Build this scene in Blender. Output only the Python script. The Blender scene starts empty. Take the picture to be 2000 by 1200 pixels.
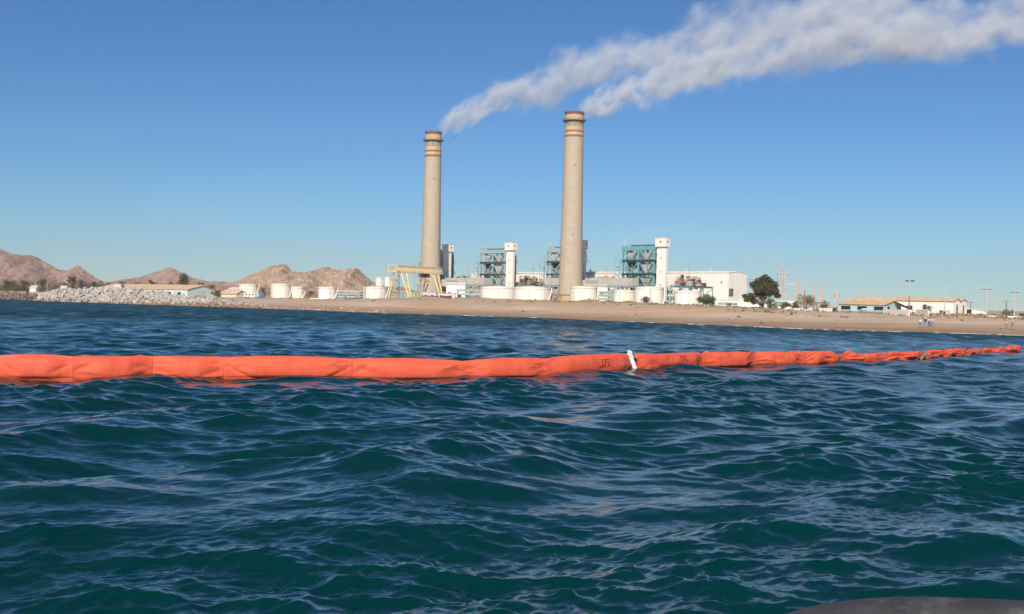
import bpy, bmesh, math, random
import numpy as np
from mathutils import Vector, Matrix, noise
from mathutils.bvhtree import BVHTree

R = math.radians
scene = bpy.context.scene
col = scene.collection

# ------------------------------------------------------------------ camera
CAM_H = 3.4
FPX = 2222.0                      # focal length in photo pixels (2000 wide) = 40 mm
cam_data = bpy.data.cameras.new('camera')
cam_data.lens = 40.0
cam_data.sensor_width = 36.0
cam_data.clip_start = 0.1
cam_data.clip_end = 30000
cam = bpy.data.objects.new('camera', cam_data)
col.objects.link(cam)
CAM_M = Matrix.Translation((0, 0, CAM_H)) @ Matrix.Rotation(R(90 - 0.2475), 4, 'X') @ Matrix.Rotation(R(1.3), 4, 'Z')
cam.matrix_world = CAM_M
scene.camera = cam

# ------------------------------------------------------------------ sky and sun
SUN_EL, SUN_AZ = 37.0, 191.0      # azimuth clockwise from +Y (the viewing direction)
world = bpy.data.worlds.new('World')
scene.world = world
world.use_nodes = True
wn = world.node_tree
wn.nodes.clear()
sky = wn.nodes.new('ShaderNodeTexSky')
sky.sky_type = 'NISHITA'
sky.sun_disc = False
sky.sun_elevation = R(SUN_EL)
sky.sun_rotation = R(SUN_AZ)
sky.altitude = 0
sky.air_density = 1.0
sky.dust_density = 0.0
sky.ozone_density = 10.0
bg = wn.nodes.new('ShaderNodeBackground')
bg.inputs['Strength'].default_value = 0.0545
gam = wn.nodes.new('ShaderNodeGamma')
gam.inputs['Gamma'].default_value = 1.2
tint = wn.nodes.new('ShaderNodeMix')
tint.data_type = 'RGBA'
tint.blend_type = 'MULTIPLY'
tint.inputs['Factor'].default_value = 1.0
tint.inputs[7].default_value = (0.92, 0.97, 0.93, 1)
wout = wn.nodes.new('ShaderNodeOutputWorld')
wn.links.new(sky.outputs[0], gam.inputs['Color'])
wn.links.new(gam.outputs[0], tint.inputs[6])
wn.links.new(tint.outputs[2], bg.inputs['Color'])
wn.links.new(bg.outputs[0], wout.inputs['Surface'])

sun_data = bpy.data.lights.new('sun', 'SUN')
sun_data.energy = 4.9
sun_data.angle = R(0.53)
sun_data.color = (1.0, 0.90, 0.76)
sun = bpy.data.objects.new('sun', sun_data)
col.objects.link(sun)
to_sun = Vector((math.sin(R(SUN_AZ)) * math.cos(R(SUN_EL)), math.cos(R(SUN_AZ)) * math.cos(R(SUN_EL)), math.sin(R(SUN_EL))))
sun.rotation_euler = to_sun.to_track_quat('Z', 'Y').to_euler()

scene.view_settings.view_transform = 'Standard'
scene.view_settings.look = 'None'
scene.view_settings.exposure = 0.2
scene.view_settings.gamma = 1.0
scene.view_settings.use_curve_mapping = False
scene.render.engine = 'CYCLES'
scene.cycles.use_denoising = True
scene.cycles.use_adaptive_sampling = True
scene.cycles.adaptive_threshold = 0.02
scene.cycles.max_bounces = 6
scene.cycles.volume_bounces = 2
scene.cycles.transparent_max_bounces = 8
scene.cycles.volume_max_steps = 256
scene.cycles.sample_clamp_indirect = 6.0

# ------------------------------------------------------------------ helpers
def px(x, y, D):
    """the point at forward distance D that photo pixel (x, y) shows"""
    d = CAM_M.to_3x3() @ Vector(((x - 1000) / FPX, -(y - 600) / FPX, -1))
    return Vector((0, 0, CAM_H)) + d * (D / d.y)

def gx(x, D):
    """world x of photo column x near the horizon at distance D"""
    return px(x, 590.4 + (x - 1000) * 0.0227, D).x

def zc(x, y, D):
    return px(x, y, D).z

def tag(o, label=None, cat=None, group=None, kind=None):
    if label: o['label'] = label
    if cat: o['category'] = cat
    if group: o['group'] = group
    if kind: o['kind'] = kind
    return o

def empty(name, loc=(0, 0, 0), rz=0.0):
    o = bpy.data.objects.new(name, None)
    o.empty_display_size = 0.5
    o.location = loc
    o.rotation_euler = (0, 0, rz)
    col.objects.link(o)
    return o

def link(name, me, mat=None, parent=None, loc=None, smooth=False):
    o = bpy.data.objects.new(name, me)
    col.objects.link(o)
    if mat is not None and not me.materials:
        me.materials.append(mat)
    if parent is not None: o.parent = parent
    if loc is not None: o.location = loc
    if smooth:
        me.polygons.foreach_set('use_smooth', [True] * len(me.polygons))
    return o

def copy_tree(o, parent=None):
    c = o.copy()
    col.objects.link(c)
    c.parent = parent
    for ch in list(o.children):
        copy_tree(ch, c)
    return c

class MB:
    """collects simple solids into one mesh"""
    def __init__(self):
        self.v, self.f = [], []
    def add(self, vs, fs):
        n = len(self.v)
        self.v += [tuple(p) for p in vs]
        self.f += [tuple(i + n for i in f) for f in fs]
        return self
    def box(self, x0, x1, y0, y1, z0, z1):
        return self.add([(x0, y0, z0), (x1, y0, z0), (x1, y1, z0), (x0, y1, z0), (x0, y0, z1), (x1, y0, z1), (x1, y1, z1), (x0, y1, z1)],
                        [(0, 3, 2, 1), (4, 5, 6, 7), (0, 1, 5, 4), (1, 2, 6, 5), (2, 3, 7, 6), (3, 0, 4, 7)])
    def bar(self, p, q, w, h=None):
        p, q = Vector(p), Vector(q)
        h = h or w
        d = (q - p).normalized()
        a = d.cross(Vector((0, 0, 1)))
        if a.length < 1e-4: a = Vector((1, 0, 0))
        a.normalize()
        b = a.cross(d)
        vs = [c + a * sa * w / 2 + b * sb * h / 2 for c in (p, q) for sa, sb in ((-1, -1), (1, -1), (1, 1), (-1, 1))]
        return self.add(vs, [(0, 1, 2, 3), (7, 6, 5, 4), (0, 4, 5, 1), (1, 5, 6, 2), (2, 6, 7, 3), (3, 7, 4, 0)])
    def tube(self, pts, rad, n=10, caps=True):
        pts = [Vector(p) for p in pts]
        if not hasattr(rad, '__len__'): rad = [rad] * len(pts)
        vs, fs = [], []
        ref = None
        for i, p in enumerate(pts):
            d = (pts[min(i + 1, len(pts) - 1)] - pts[max(i - 1, 0)]).normalized()
            if ref is None:
                ref = Vector((1, 0, 0)) if abs(d.x) < .9 else Vector((0, 1, 0))
            a = (ref - d * ref.dot(d)).normalized()
            ref = a
            b = d.cross(a)
            for k in range(n):
                t = 2 * math.pi * k / n
                vs.append(p + (a * math.cos(t) + b * math.sin(t)) * rad[i])
        for i in range(len(pts) - 1):
            for k in range(n):
                k2 = (k + 1) % n
                fs.append((i * n + k, i * n + k2, (i + 1) * n + k2, (i + 1) * n + k))
        if caps:
            fs.append(tuple(range(n - 1, -1, -1)))
            fs.append(tuple((len(pts) - 1) * n + k for k in range(n)))
        return self.add(vs, fs)
    def lathe(self, prof, n=32, c=(0, 0), cap0=True, cap1=True):
        """prof: list of (r, z)"""
        vs, fs = [], []
        for r, z in prof:
            for k in range(n):
                t = 2 * math.pi * k / n
                vs.append((c[0] + r * math.cos(t), c[1] + r * math.sin(t), z))
        for i in range(len(prof) - 1):
            for k in range(n):
                k2 = (k + 1) % n
                fs.append((i * n + k, i * n + k2, (i + 1) * n + k2, (i + 1) * n + k))
        if cap0: fs.append(tuple(range(n - 1, -1, -1)))
        if cap1: fs.append(tuple((len(prof) - 1) * n + k for k in range(n)))
        return self.add(vs, fs)
    def prism(self, poly, y0, y1):
        """poly in (x, z) extruded along y"""
        n = len(poly)
        vs = [(x, y0, z) for x, z in poly] + [(x, y1, z) for x, z in poly]
        fs = [tuple(range(n)), tuple(range(2 * n - 1, n - 1, -1))]
        for i in range(n):
            j = (i + 1) % n
            fs.append((j, i, i + n, j + n))
        return self.add(vs, fs)
    def mesh(self, name, mat=None):
        me = bpy.data.meshes.new(name)
        me.from_pydata(self.v, [], self.f)
        me.update()
        if mat: me.materials.append(mat)
        return me
    def build(self, name, mat, parent=None, smooth=False, loc=None):
        me = self.mesh(name, mat)
        o = link(name, me, None, parent, loc)
        if smooth: smooth_by_angle(me)
        return o

def smooth_by_angle(me, ang=40):
    me.polygons.foreach_set('use_smooth', [True] * len(me.polygons))
    try:
        me.set_sharp_from_angle(angle=R(ang))
    except Exception:
        pass

# ------------------------------------------------------------------ materials
MATS = {}
def srgb(r, g, b):
    f = lambda c: (c / 255 / 12.92) if c / 255 <= 0.04045 else ((c / 255 + 0.055) / 1.055) ** 2.4
    return (f(r), f(g), f(b), 1)

def mat(name, base, rough=0.6, var=0.12, scale=1.0, spec=0.3, bump=0.0, bscale=6.0, stain=None, stain_scale=0.5, stain_amt=0.5,
        stretch=(1, 1, 1), metallic=0.0, second=None, coords='Object'):
    m = bpy.data.materials.new(name)
    m.use_nodes = True
    nt = m.node_tree
    N, L = nt.nodes, nt.links
    b = N['Principled BSDF']
    b.inputs['Roughness'].default_value = rough
    b.inputs['Metallic'].default_value = metallic
    b.inputs['Specular IOR Level'].default_value = spec
    tc = N.new('ShaderNodeTexCoord')
    mp = N.new('ShaderNodeMapping')
    mp.inputs['Scale'].default_value = stretch
    L.new(tc.outputs[coords], mp.inputs['Vector'])
    nz = N.new('ShaderNodeTexNoise')
    nz.inputs['Scale'].default_value = scale
    nz.inputs['Detail'].default_value = 5
    nz.inputs['Roughness'].default_value = 0.62
    L.new(mp.outputs[0], nz.inputs['Vector'])
    rp = N.new('ShaderNodeValToRGB')
    c0 = base[:3]
    lo = tuple(max(0, c * (1 - var)) for c in c0) + (1,)
    hi = tuple(min(1, c * (1 + var)) for c in c0) + (1,)
    if second: hi = tuple(second[:3]) + (1,)
    rp.color_ramp.elements[0].position = 0.3
    rp.color_ramp.elements[1].position = 0.7
    rp.color_ramp.elements[0].color = lo
    rp.color_ramp.elements[1].color = hi
    L.new(nz.outputs['Fac'], rp.inputs['Fac'])
    last = rp.outputs['Color']
    if stain:
        ns = N.new('ShaderNodeTexNoise')
        ns.inputs['Scale'].default_value = stain_scale
        ns.inputs['Detail'].default_value = 6
        ns.inputs['Roughness'].default_value = 0.7
        mp2 = N.new('ShaderNodeMapping')
        mp2.inputs['Scale'].default_value = (1, 1, 0.12)
        L.new(tc.outputs[coords], mp2.inputs['Vector'])
        L.new(mp2.outputs[0], ns.inputs['Vector'])
        r2 = N.new('ShaderNodeValToRGB')
        r2.color_ramp.elements[0].position = 0.52
        r2.color_ramp.elements[1].position = 0.78
        r2.color_ramp.elements[0].color = (0, 0, 0, 1)
        r2.color_ramp.elements[1].color = (stain_amt,) * 3 + (1,)
        L.new(ns.outputs['Fac'], r2.inputs['Fac'])
        mx = N.new('ShaderNodeMix')
        mx.data_type = 'RGBA'
        L.new(r2.outputs['Color'], mx.inputs['Factor'])
        L.new(last, mx.inputs[6])
        mx.inputs[7].default_value = tuple(stain[:3]) + (1,)
        last = mx.outputs[2]
    L.new(last, b.inputs['Base Color'])
    if bump > 0:
        nb = N.new('ShaderNodeTexNoise')
        nb.inputs['Scale'].default_value = bscale
        nb.inputs['Detail'].default_value = 4
        L.new(tc.outputs[coords], nb.inputs['Vector'])
        bp = N.new('ShaderNodeBump')
        bp.inputs['Strength'].default_value = bump
        bp.inputs['Distance'].default_value = 0.3
        L.new(nb.outputs['Fac'], bp.inputs['Height'])
        L.new(bp.outputs[0], b.inputs['Normal'])
    MATS[name] = m
    return m
# ------------------------------------------------------------------ the sea
def make_band(seed, size, n, lam_lo, lam_hi, rms, wind, spread, p):
    """periodic random sea tile: height and horizontal (choppy) offsets"""
    rng = np.random.default_rng(seed)
    k1 = np.fft.fftfreq(n, d=size / n) * 2 * np.pi
    kx, ky = np.meshgrid(k1, k1, indexing='ij')
    k = np.hypot(kx, ky)
    k[0, 0] = 1e9
    lam = 2 * np.pi / k
    cosw = (kx * math.cos(wind) + ky * math.sin(wind)) / k
    amp = k ** (-p) * np.abs(cosw) ** spread + 0.10 * k ** (-p)
    amp *= np.exp(-(lam / lam_hi) ** 4) * (lam > lam_lo) * np.exp(-(lam_lo / lam) ** 6 * 0.3)
    sp = amp * (rng.normal(size=(n, n)) + 1j * rng.normal(size=(n, n)))
    sp[0, 0] = 0
    h = np.fft.ifft2(sp)
    s = rms / h.real.std()
    dx = np.fft.ifft2(1j * kx / k * sp).real * s
    dy = np.fft.ifft2(1j * ky / k * sp).real * s
    return h.real * s, dx, dy

WIND = R(-62)
BANDS = [  # (tile size, n, wavelengths, rms, chop, seed, rotation)
    (97.0, 256, 4.6, 13.0, 0.084, 1.0, 3, 0.5),
    (41.0, 512, 1.2, 4.8, 0.054, 0.98, 5, -0.1),
    (17.3, 512, 0.40, 1.4, 0.0160, 0.9, 8, -0.5),
    (7.1, 512, 0.12, 0.45, 0.0036, 0.8, 9, 0.3),
]
def sample(tile, size, x, y):
    n = tile.shape[0]
    fx, fy = (x / size) % 1.0 * n, (y / size) % 1.0 * n
    ix, iy = np.floor(fx).astype(int), np.floor(fy).astype(int)
    tx, ty = fx - ix, fy - iy
    ix %= n; iy %= n
    jx, jy = (ix + 1) % n, (iy + 1) % n
    return (tile[ix, iy] * (1 - tx) * (1 - ty) + tile[jx, iy] * tx * (1 - ty) + tile[ix, jy] * (1 - tx) * ty + tile[jx, jy] * tx * ty)

def make_water(mat_w):
    apex = np.array([0.0, -14.0])
    fine = np.radians(np.linspace(-31, 31, 820))
    coarse = np.radians(np.linspace(31, 329, 110)[1:-1])
    ang = np.concatenate([fine, coarse])
    ds = [1.0]
    while ds[-1] < 7: ds.append(ds[-1] + 0.5)
    while ds[-1] < 520: ds.append(ds[-1] + 0.021 + ds[-1] ** 2 / 21000)
    while ds[-1] < 12000: ds.append(ds[-1] * 1.3)
    rad = np.array(ds) + 14.0
    spacing = np.gradient(rad)
    na, nr = len(ang), len(rad)
    A, D = np.meshgrid(ang, rad, indexing='ij')
    S = np.broadcast_to(spacing[None, :], A.shape)
    X = apex[0] + np.sin(A) * D
    Y = apex[1] + np.cos(A) * D
    infine = (np.abs(A) <= R(31.01)) & (D < 560)
    Z = np.zeros_like(X); OX = np.zeros_like(X); OY = np.zeros_like(X)
    lost = np.zeros_like(X)
    for (size, n, lo, hi, rms, chop, seed, rot) in BANDS:
        h, dx, dy = make_band(seed, size, n, lo, hi, rms, WIND + rot, 1.2, 1.9)
        mid = math.sqrt(lo * hi)
        fade = np.clip(1.35 - S / (mid / 3.2) * 0.7, 0, 1)
        fade = np.where(infine, fade, 0)
        if lo < 1:                                  # gusts: patches of livelier and calmer ripples
            g, _, _ = make_band(seed + 20, 61.0, 128, 6.0, 22.0, 1.0, WIND, .3, 1.5)
            fade = fade * np.clip(1 + .42 * sample(g, 61.0, X * 1.0, Y * .7), .35, 1.9)
        c, s = math.cos(rot * .7), math.sin(rot * .7)
        u, v = X * c + Y * s + seed * 3.1, -X * s + Y * c + seed * 7.7
        Z += sample(h, size, u, v) * fade
        ox, oy = sample(dx, size, u, v) * fade * chop, sample(dy, size, u, v) * fade * chop
        OX += ox * c - oy * s
        OY += ox * s + oy * c
        if lo < 5: lost = np.maximum(lost, (1 - fade) * (1.0 if lo > 1 else (0.55 if lo > .4 else 0.2)))
    # waves die out where the sea runs up the beach
    shore = np.interp(X, SHX, SHY)
    calm = np.clip((shore - Y + 4) / 30, 0.12, 1)
    Z *= calm; OX *= calm; OY *= calm
    X = X + OX; Y = Y + OY
    co = np.stack([X, Y, Z], -1).reshape(-1, 3)
    i, j = np.meshgrid(np.arange(na), np.arange(nr - 1), indexing='ij')
    i2 = (i + 1) % na
    quads = np.stack([i * nr + j, i2 * nr + j, i2 * nr + j + 1, i * nr + j + 1], -1).reshape(-1, 4)[:, ::-1]
    me = bpy.data.meshes.new('water')
    me.vertices.add(len(co)); me.vertices.foreach_set('co', co.astype(np.float32).ravel())
    me.loops.add(quads.size); me.loops.foreach_set('vertex_index', quads.astype(np.int32).ravel())
    me.polygons.add(len(quads))
    me.polygons.foreach_set('loop_start', np.arange(0, quads.size, 4, dtype=np.int32))
    me.polygons.foreach_set('use_smooth', np.ones(len(quads), dtype=bool))
    at = me.attributes.new('unresolved', 'FLOAT', 'POINT')
    at.data.foreach_set('value', lost.astype(np.float32).ravel())
    me.update(); me.validate()
    o = link('water', me, mat_w)
    tag(o, kind='structure', label='dark teal choppy sea water filling the foreground')
    return o

def water_material():
    m = bpy.data.materials.new('sea_water')
    m.use_nodes = True
    N, L = m.node_tree.nodes, m.node_tree.links
    b = N['Principled BSDF']
    b.inputs['Roughness'].default_value = 0.06
    b.inputs['IOR'].default_value = 1.333
    b.inputs['Specular IOR Level'].default_value = 0.5
    tc = N.new('ShaderNodeTexCoord')
    n0 = N.new('ShaderNodeTexNoise'); n0.inputs['Scale'].default_value = 0.05; n0.inputs['Detail'].default_value = 3
    L.new(tc.outputs['Object'], n0.inputs['Vector'])
    rp = N.new('ShaderNodeValToRGB')
    rp.color_ramp.elements[0].position = .3; rp.color_ramp.elements[1].position = .7
    rp.color_ramp.elements[0].color = (0.0004, 0.0240, 0.0250, 1)
    rp.color_ramp.elements[1].color = (0.0005, 0.0290, 0.0310, 1)
    L.new(n0.outputs['Fac'], rp.inputs['Fac'])
    L.new(rp.outputs['Color'], b.inputs['Base Color'])
    at = N.new('ShaderNodeAttribute'); at.attribute_name = 'unresolved'
    def ripple(scale, stretch, detail, rot):
        mp = N.new('ShaderNodeMapping'); mp.inputs['Scale'].default_value = stretch; mp.inputs['Rotation'].default_value = (0, 0, rot)
        L.new(tc.outputs['Object'], mp.inputs['Vector'])
        nz = N.new('ShaderNodeTexNoise'); nz.inputs['Scale'].default_value = scale; nz.inputs['Detail'].default_value = detail
        nz.inputs['Roughness'].default_value = 0.6
        L.new(mp.outputs[0], nz.inputs['Vector'])
        return nz.outputs['Fac']
    # wavelets too small for the mesh
    r1 = ripple(7.0, (1, 0.55, 1), 4, WIND)
    b1 = N.new('ShaderNodeBump'); b1.inputs['Distance'].default_value = 0.025; b1.inputs['Strength'].default_value = 0.22
    L.new(r1, b1.inputs['Height'])
    # wind waves where the mesh is too coarse to carry them
    r2 = ripple(0.55, (1, 0.6, 1), 4, WIND + .15)
    b2 = N.new('ShaderNodeBump'); b2.inputs['Distance'].default_value = 0.6
    L.new(r2, b2.inputs['Height'])
    L.new(b1.outputs[0], b2.inputs['Normal'])
    L.new(b2.outputs[0], b.inputs['Normal'])
    ro = N.new('ShaderNodeMapRange'); ro.inputs['To Min'].default_value = 0.09; ro.inputs['To Max'].default_value = 0.46
    L.new(at.outputs['Fac'], ro.inputs['Value'])
    # cat's paws: gust streaks of rougher and smoother water
    gu = ripple(1.0, (0.45, 0.11, 1), 6, R(6))
    gr = N.new('ShaderNodeMapRange'); gr.inputs['From Min'].default_value = .32; gr.inputs['From Max'].default_value = .68
    gr.inputs['To Min'].default_value = 0.5; gr.inputs['To Max'].default_value = 1.4
    L.new(gu, gr.inputs['Value'])
    rm = N.new('ShaderNodeMath'); rm.operation = 'MULTIPLY'
    L.new(ro.outputs[0], rm.inputs[0]); L.new(gr.outputs[0], rm.inputs[1])
    L.new(rm.outputs[0], b.inputs['Roughness'])
    sm = N.new('ShaderNodeMath'); sm.operation = 'MULTIPLY'
    L.new(at.outputs['Fac'], sm.inputs[0]); L.new(gr.outputs[0], sm.inputs[1])
    L.new(sm.outputs[0], b2.inputs['Strength'])
    return m

# shoreline as y(x): sea where y is smaller
_sh = [(0, 17.0), (60, 18.6), (250, 20.2), (420, 22.4), (600, 25.0), (740, 26.8), (900, 28.3), (1040, 29.6), (1240, 33.2), (1440, 37.0), (1620, 39.6), (1800, 41.3), (2000, 42.6)]
_sx, _sy = [], []
for _x, _d in _sh:
    D_ = CAM_H * FPX / _d
    _sx.append((_x - 1000) / FPX * D_); _sy.append(D_)
SHX = np.array([-9000, -1200, -420] + _sx + [140, 400, 1500, 9000])
SHY = np.array([4200, 1150, 640] + _sy + [166, 128, 60, -900])
_fx = np.concatenate([np.linspace(-9000, -400, 60)[:-1], np.linspace(-400, 160, 300), np.linspace(160, 9000, 60)[1:]])
_fy = np.interp(_fx, SHX, SHY)
_k = np.ones(9) / 9
_mid = slice(56, 360)
_sm = np.convolve(np.pad(_fy[_mid], 4, mode='edge'), _k, 'valid')
_fy[_mid] = _sm
_fy += np.where((_fx > -350) & (_fx < 160), 2.2 * np.sin(_fx * .21) + 1.5 * np.sin(_fx * .083 + 1), 0)
SHX, SHY = _fx, _fy

WATER_MAT = water_material()
water = make_water(WATER_MAT)
# ------------------------------------------------------------------ land
def fnoise(x, y, s, seed=0.0, o=4):
    return noise.fractal(Vector((x * s + seed, y * s - seed, seed * 1.7)), 1.0, 2.1, o)

HEAPS = [((px_ - 1000) / FPX * D_h, D_h, r_h, h_h) for px_, D_h, r_h, h_h in
         ((1033, 318, 5, .9), (1062, 330, 3.2, .6), (1158, 400, 3.5, 1.0), (1232, 410, 4.2, 1.6), (1135, 402, 2.5, .5), (940, 322, 9, .5), (820, 330, 7, .4), (700, 360, 7, .5),
          (30, 440, 14, 3.0), (5, 430, 10, 2.0), (70, 430, 8, 1.2), (1290, 400, 4, .6), (1330, 380, 5, .5), (1420, 320, 6, .4), (1680, 285, 5, .3), (1880, 270, 6, .3))]
def land_z(x, y):
    s = (y - float(np.interp(x, SHX, SHY))) * 0.72        # distance inland
    prof = float(np.interp(s, [-60, -8, 0, 8, 15, 40, 80, 120, 200, 400, 1200, 9000], [-6, -0.7, -0.02, 0.32, 0.5, 1.45, 2.35, 2.75, 2.9, 2.9, 4.0, 30]))
    # bulldozed berm and heaps in front of the plant
    if 15 < s < 230:
        m = float(np.interp(x, [-85, -62, -30, 20, 48, 75, 100], [0, .35, 1, 1, .75, .3, 0]))
        prof += m * (1.75 + .5 * fnoise(x, y, .045, 4)) * float(np.interp(s, [38, 62, 80, 110, 170, 220], [0, .8, 1, .8, .25, 0])) * (1 + .25 * fnoise(x, y, .13, 6))
        for (hx, hy, hr, hh) in HEAPS:
            dd = (x - hx) ** 2 + (y - hy) ** 2
            if dd < 9 * hr * hr: prof += hh * math.exp(-dd / (hr * hr)) * (1 + .3 * fnoise(x, y, .3, 8))
    if s > 3:
        a = min(1, (s - 3) / 30)
        prof += a * (0.16 * fnoise(x, y, .05, 1) + 0.10 * fnoise(x, y, .22, 2))
    return prof

SAND = None
def sand_material():
    m = bpy.data.materials.new('beach_sand')
    m.use_nodes = True
    N, L = m.node_tree.nodes, m.node_tree.links
    b = N['Principled BSDF']
    b.inputs['Roughness'].default_value = 0.9
    b.inputs['Specular IOR Level'].default_value = 0.15
    ge = N.new('ShaderNodeNewGeometry')
    sp = N.new('ShaderNodeSeparateXYZ')
    L.new(ge.outputs['Position'], sp.inputs[0])
    def nz(scale, detail=5, rough=.6):
        n = N.new('ShaderNodeTexNoise'); n.inputs['Scale'].default_value = scale
        n.inputs['Detail'].default_value = detail; n.inputs['Roughness'].default_value = rough
        L.new(ge.outputs['Position'], n.inputs['Vector'])
        return n.outputs['Fac']
    def ramp(src, p0, p1, c0, c1):
        r = N.new('ShaderNodeValToRGB')
        r.color_ramp.elements[0].position = p0; r.color_ramp.elements[1].position = p1
        r.color_ramp.elements[0].color = c0; r.color_ramp.elements[1].color = c1
        L.new(src, r.inputs['Fac'])
        return r.outputs['Color']
    def mix(f, a, c):
        x = N.new('ShaderNodeMix'); x.data_type = 'RGBA'
        if isinstance(f, float): x.inputs['Factor'].default_value = f
        else: L.new(f, x.inputs['Factor'])
        L.new(a, x.inputs[6])
        if isinstance(c, tuple): x.inputs[7].default_value = c
        else: L.new(c, x.inputs[7])
        return x.outputs[2]
    dry = ramp(nz(.035), .35, .68, (0.55, 0.42, 0.31, 1), (0.68, 0.555, 0.44, 1))
    red = ramp(nz(.021, 4), .52, .66, (0, 0, 0, 1), (1, 1, 1, 1))
    dry = mix(red, dry, (0.66, 0.41, 0.25, 1))
    # bulldozed red earth of the berm
    hb_ = N.new('ShaderNodeMath'); hb_.operation = 'MULTIPLY_ADD'; L.new(nz(.05, 5), hb_.inputs[0]); hb_.inputs[1].default_value = 2.4; L.new(sp.outputs['Z'], hb_.inputs[2])
    mrb = N.new('ShaderNodeMapRange'); mrb.clamp = True; mrb.inputs['From Min'].default_value = 4.3; mrb.inputs['From Max'].default_value = 5.3; mrb.inputs['To Max'].default_value = .85
    L.new(hb_.outputs[0], mrb.inputs['Value'])
    dry = mix(mrb.outputs[0], dry, (0.62, 0.355, 0.205, 1))
    fine = ramp(nz(.9, 6, .7), .3, .75, (0.70, 0.68, 0.66, 1), (1.12, 1.1, 1.08, 1))
    mul = N.new('ShaderNodeMix'); mul.data_type = 'RGBA'; mul.blend_type = 'MULTIPLY'; mul.inputs['Factor'].default_value = 1
    L.new(dry, mul.inputs[6]); L.new(fine, mul.inputs[7])
    dry = mul.outputs[2]
    # dry weed and gravel patches higher up
    h = N.new('ShaderNodeMath'); h.operation = 'MULTIPLY_ADD'
    L.new(nz(.16, 5), h.inputs[0]); h.inputs[1].default_value = 3.0
    L.new(sp.outputs['Z'], h.inputs[2])
    weeds = ramp(h.outputs[0], .0, 1.0, (0, 0, 0, 1), (1, 1, 1, 1))
    mr = N.new('ShaderNodeMapRange'); mr.inputs['From Min'].default_value = 3.2; mr.inputs['From Max'].default_value = 4.6; mr.clamp = True
    mr.inputs['To Max'].default_value = 0.5
    L.new(h.outputs[0], mr.inputs['Value'])
    dry = mix(mr.outputs[0], dry, (0.36, 0.28, 0.185, 1))
    # wet, darker sand along the water's edge (its own height plus noise)
    h2 = N.new('ShaderNodeMath'); h2.operation = 'MULTIPLY_ADD'
    L.new(nz(.09, 4), h2.inputs[0]); h2.inputs[1].default_value = 1.1
    L.new(sp.outputs['Z'], h2.inputs[2])
    mr2 = N.new('ShaderNodeMapRange'); mr2.inputs['From Min'].default_value = 0.75; mr2.inputs['From Max'].default_value = 1.9; mr2.clamp = True
    mr2.inputs['To Min'].default_value = 1; mr2.inputs['To Max'].default_value = 0
    L.new(h2.outputs[0], mr2.inputs['Value'])
    # strandlines: weed and shell lines running along the shore
    mpg = N.new('ShaderNodeMapping'); mpg.inputs['Rotation'].default_value = (0, 0, R(43)); mpg.inputs['Scale'].default_value = (0.018, 0.5, 0.5)
    L.new(ge.outputs['Position'], mpg.inputs['Vector'])
    sl = N.new('ShaderNodeTexNoise'); sl.inputs['Scale'].default_value = 1; sl.inputs['Detail'].default_value = 6; sl.inputs['Roughness'].default_value = .7
    L.new(mpg.outputs[0], sl.inputs['Vector'])
    dry = mix(ramp(sl.outputs['Fac'], .5, .68, (0, 0, 0, 1), (.6, .6, .6, 1)), dry, (0.33, 0.235, 0.165, 1))
    c = mix(mr2.outputs[0], dry, (0.30, 0.20, 0.125, 1))
    L.new(c, b.inputs['Base Color'])
    bp = N.new('ShaderNodeBump'); bp.inputs['Strength'].default_value = 0.5; bp.inputs['Distance'].default_value = 0.25
    L.new(nz(.7, 6, .65), bp.inputs['Height'])
    L.new(bp.outputs[0], b.inputs['Normal'])
    return m
SAND = sand_material()

def make_ground():
    xs = np.concatenate([np.linspace(-9000, -600, 30)[:-1], np.linspace(-600, -260, 40)[:-1], np.linspace(-260, 160, 340)[:-1], np.linspace(160, 500, 40)[:-1], np.linspace(500, 9000, 25)])
    ss = np.concatenate([[-80, -30, -12, -6, -3], np.linspace(-1, 30, 24), np.linspace(32, 260, 110), np.geomspace(270, 9000, 40)])
    v, f = [], []
    for x in xs:
        y0 = float(np.interp(x, SHX, SHY))
        for s in ss:
            y = y0 + s
            v.append((x, y, land_z(x, y)))
    n = len(ss)
    for i in range(len(xs) - 1):
        for j in range(n - 1):
            f.append((i * n + j, (i + 1) * n + j, (i + 1) * n + j + 1, i * n + j + 1))
    me = bpy.data.meshes.new('ground')
    me.from_pydata(v, [], f); me.update()
    o = link('ground', me, SAND, smooth=True)
    tag(o, kind='structure', label='sandy beach and flat desert ground behind the sea')
make_ground()

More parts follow.
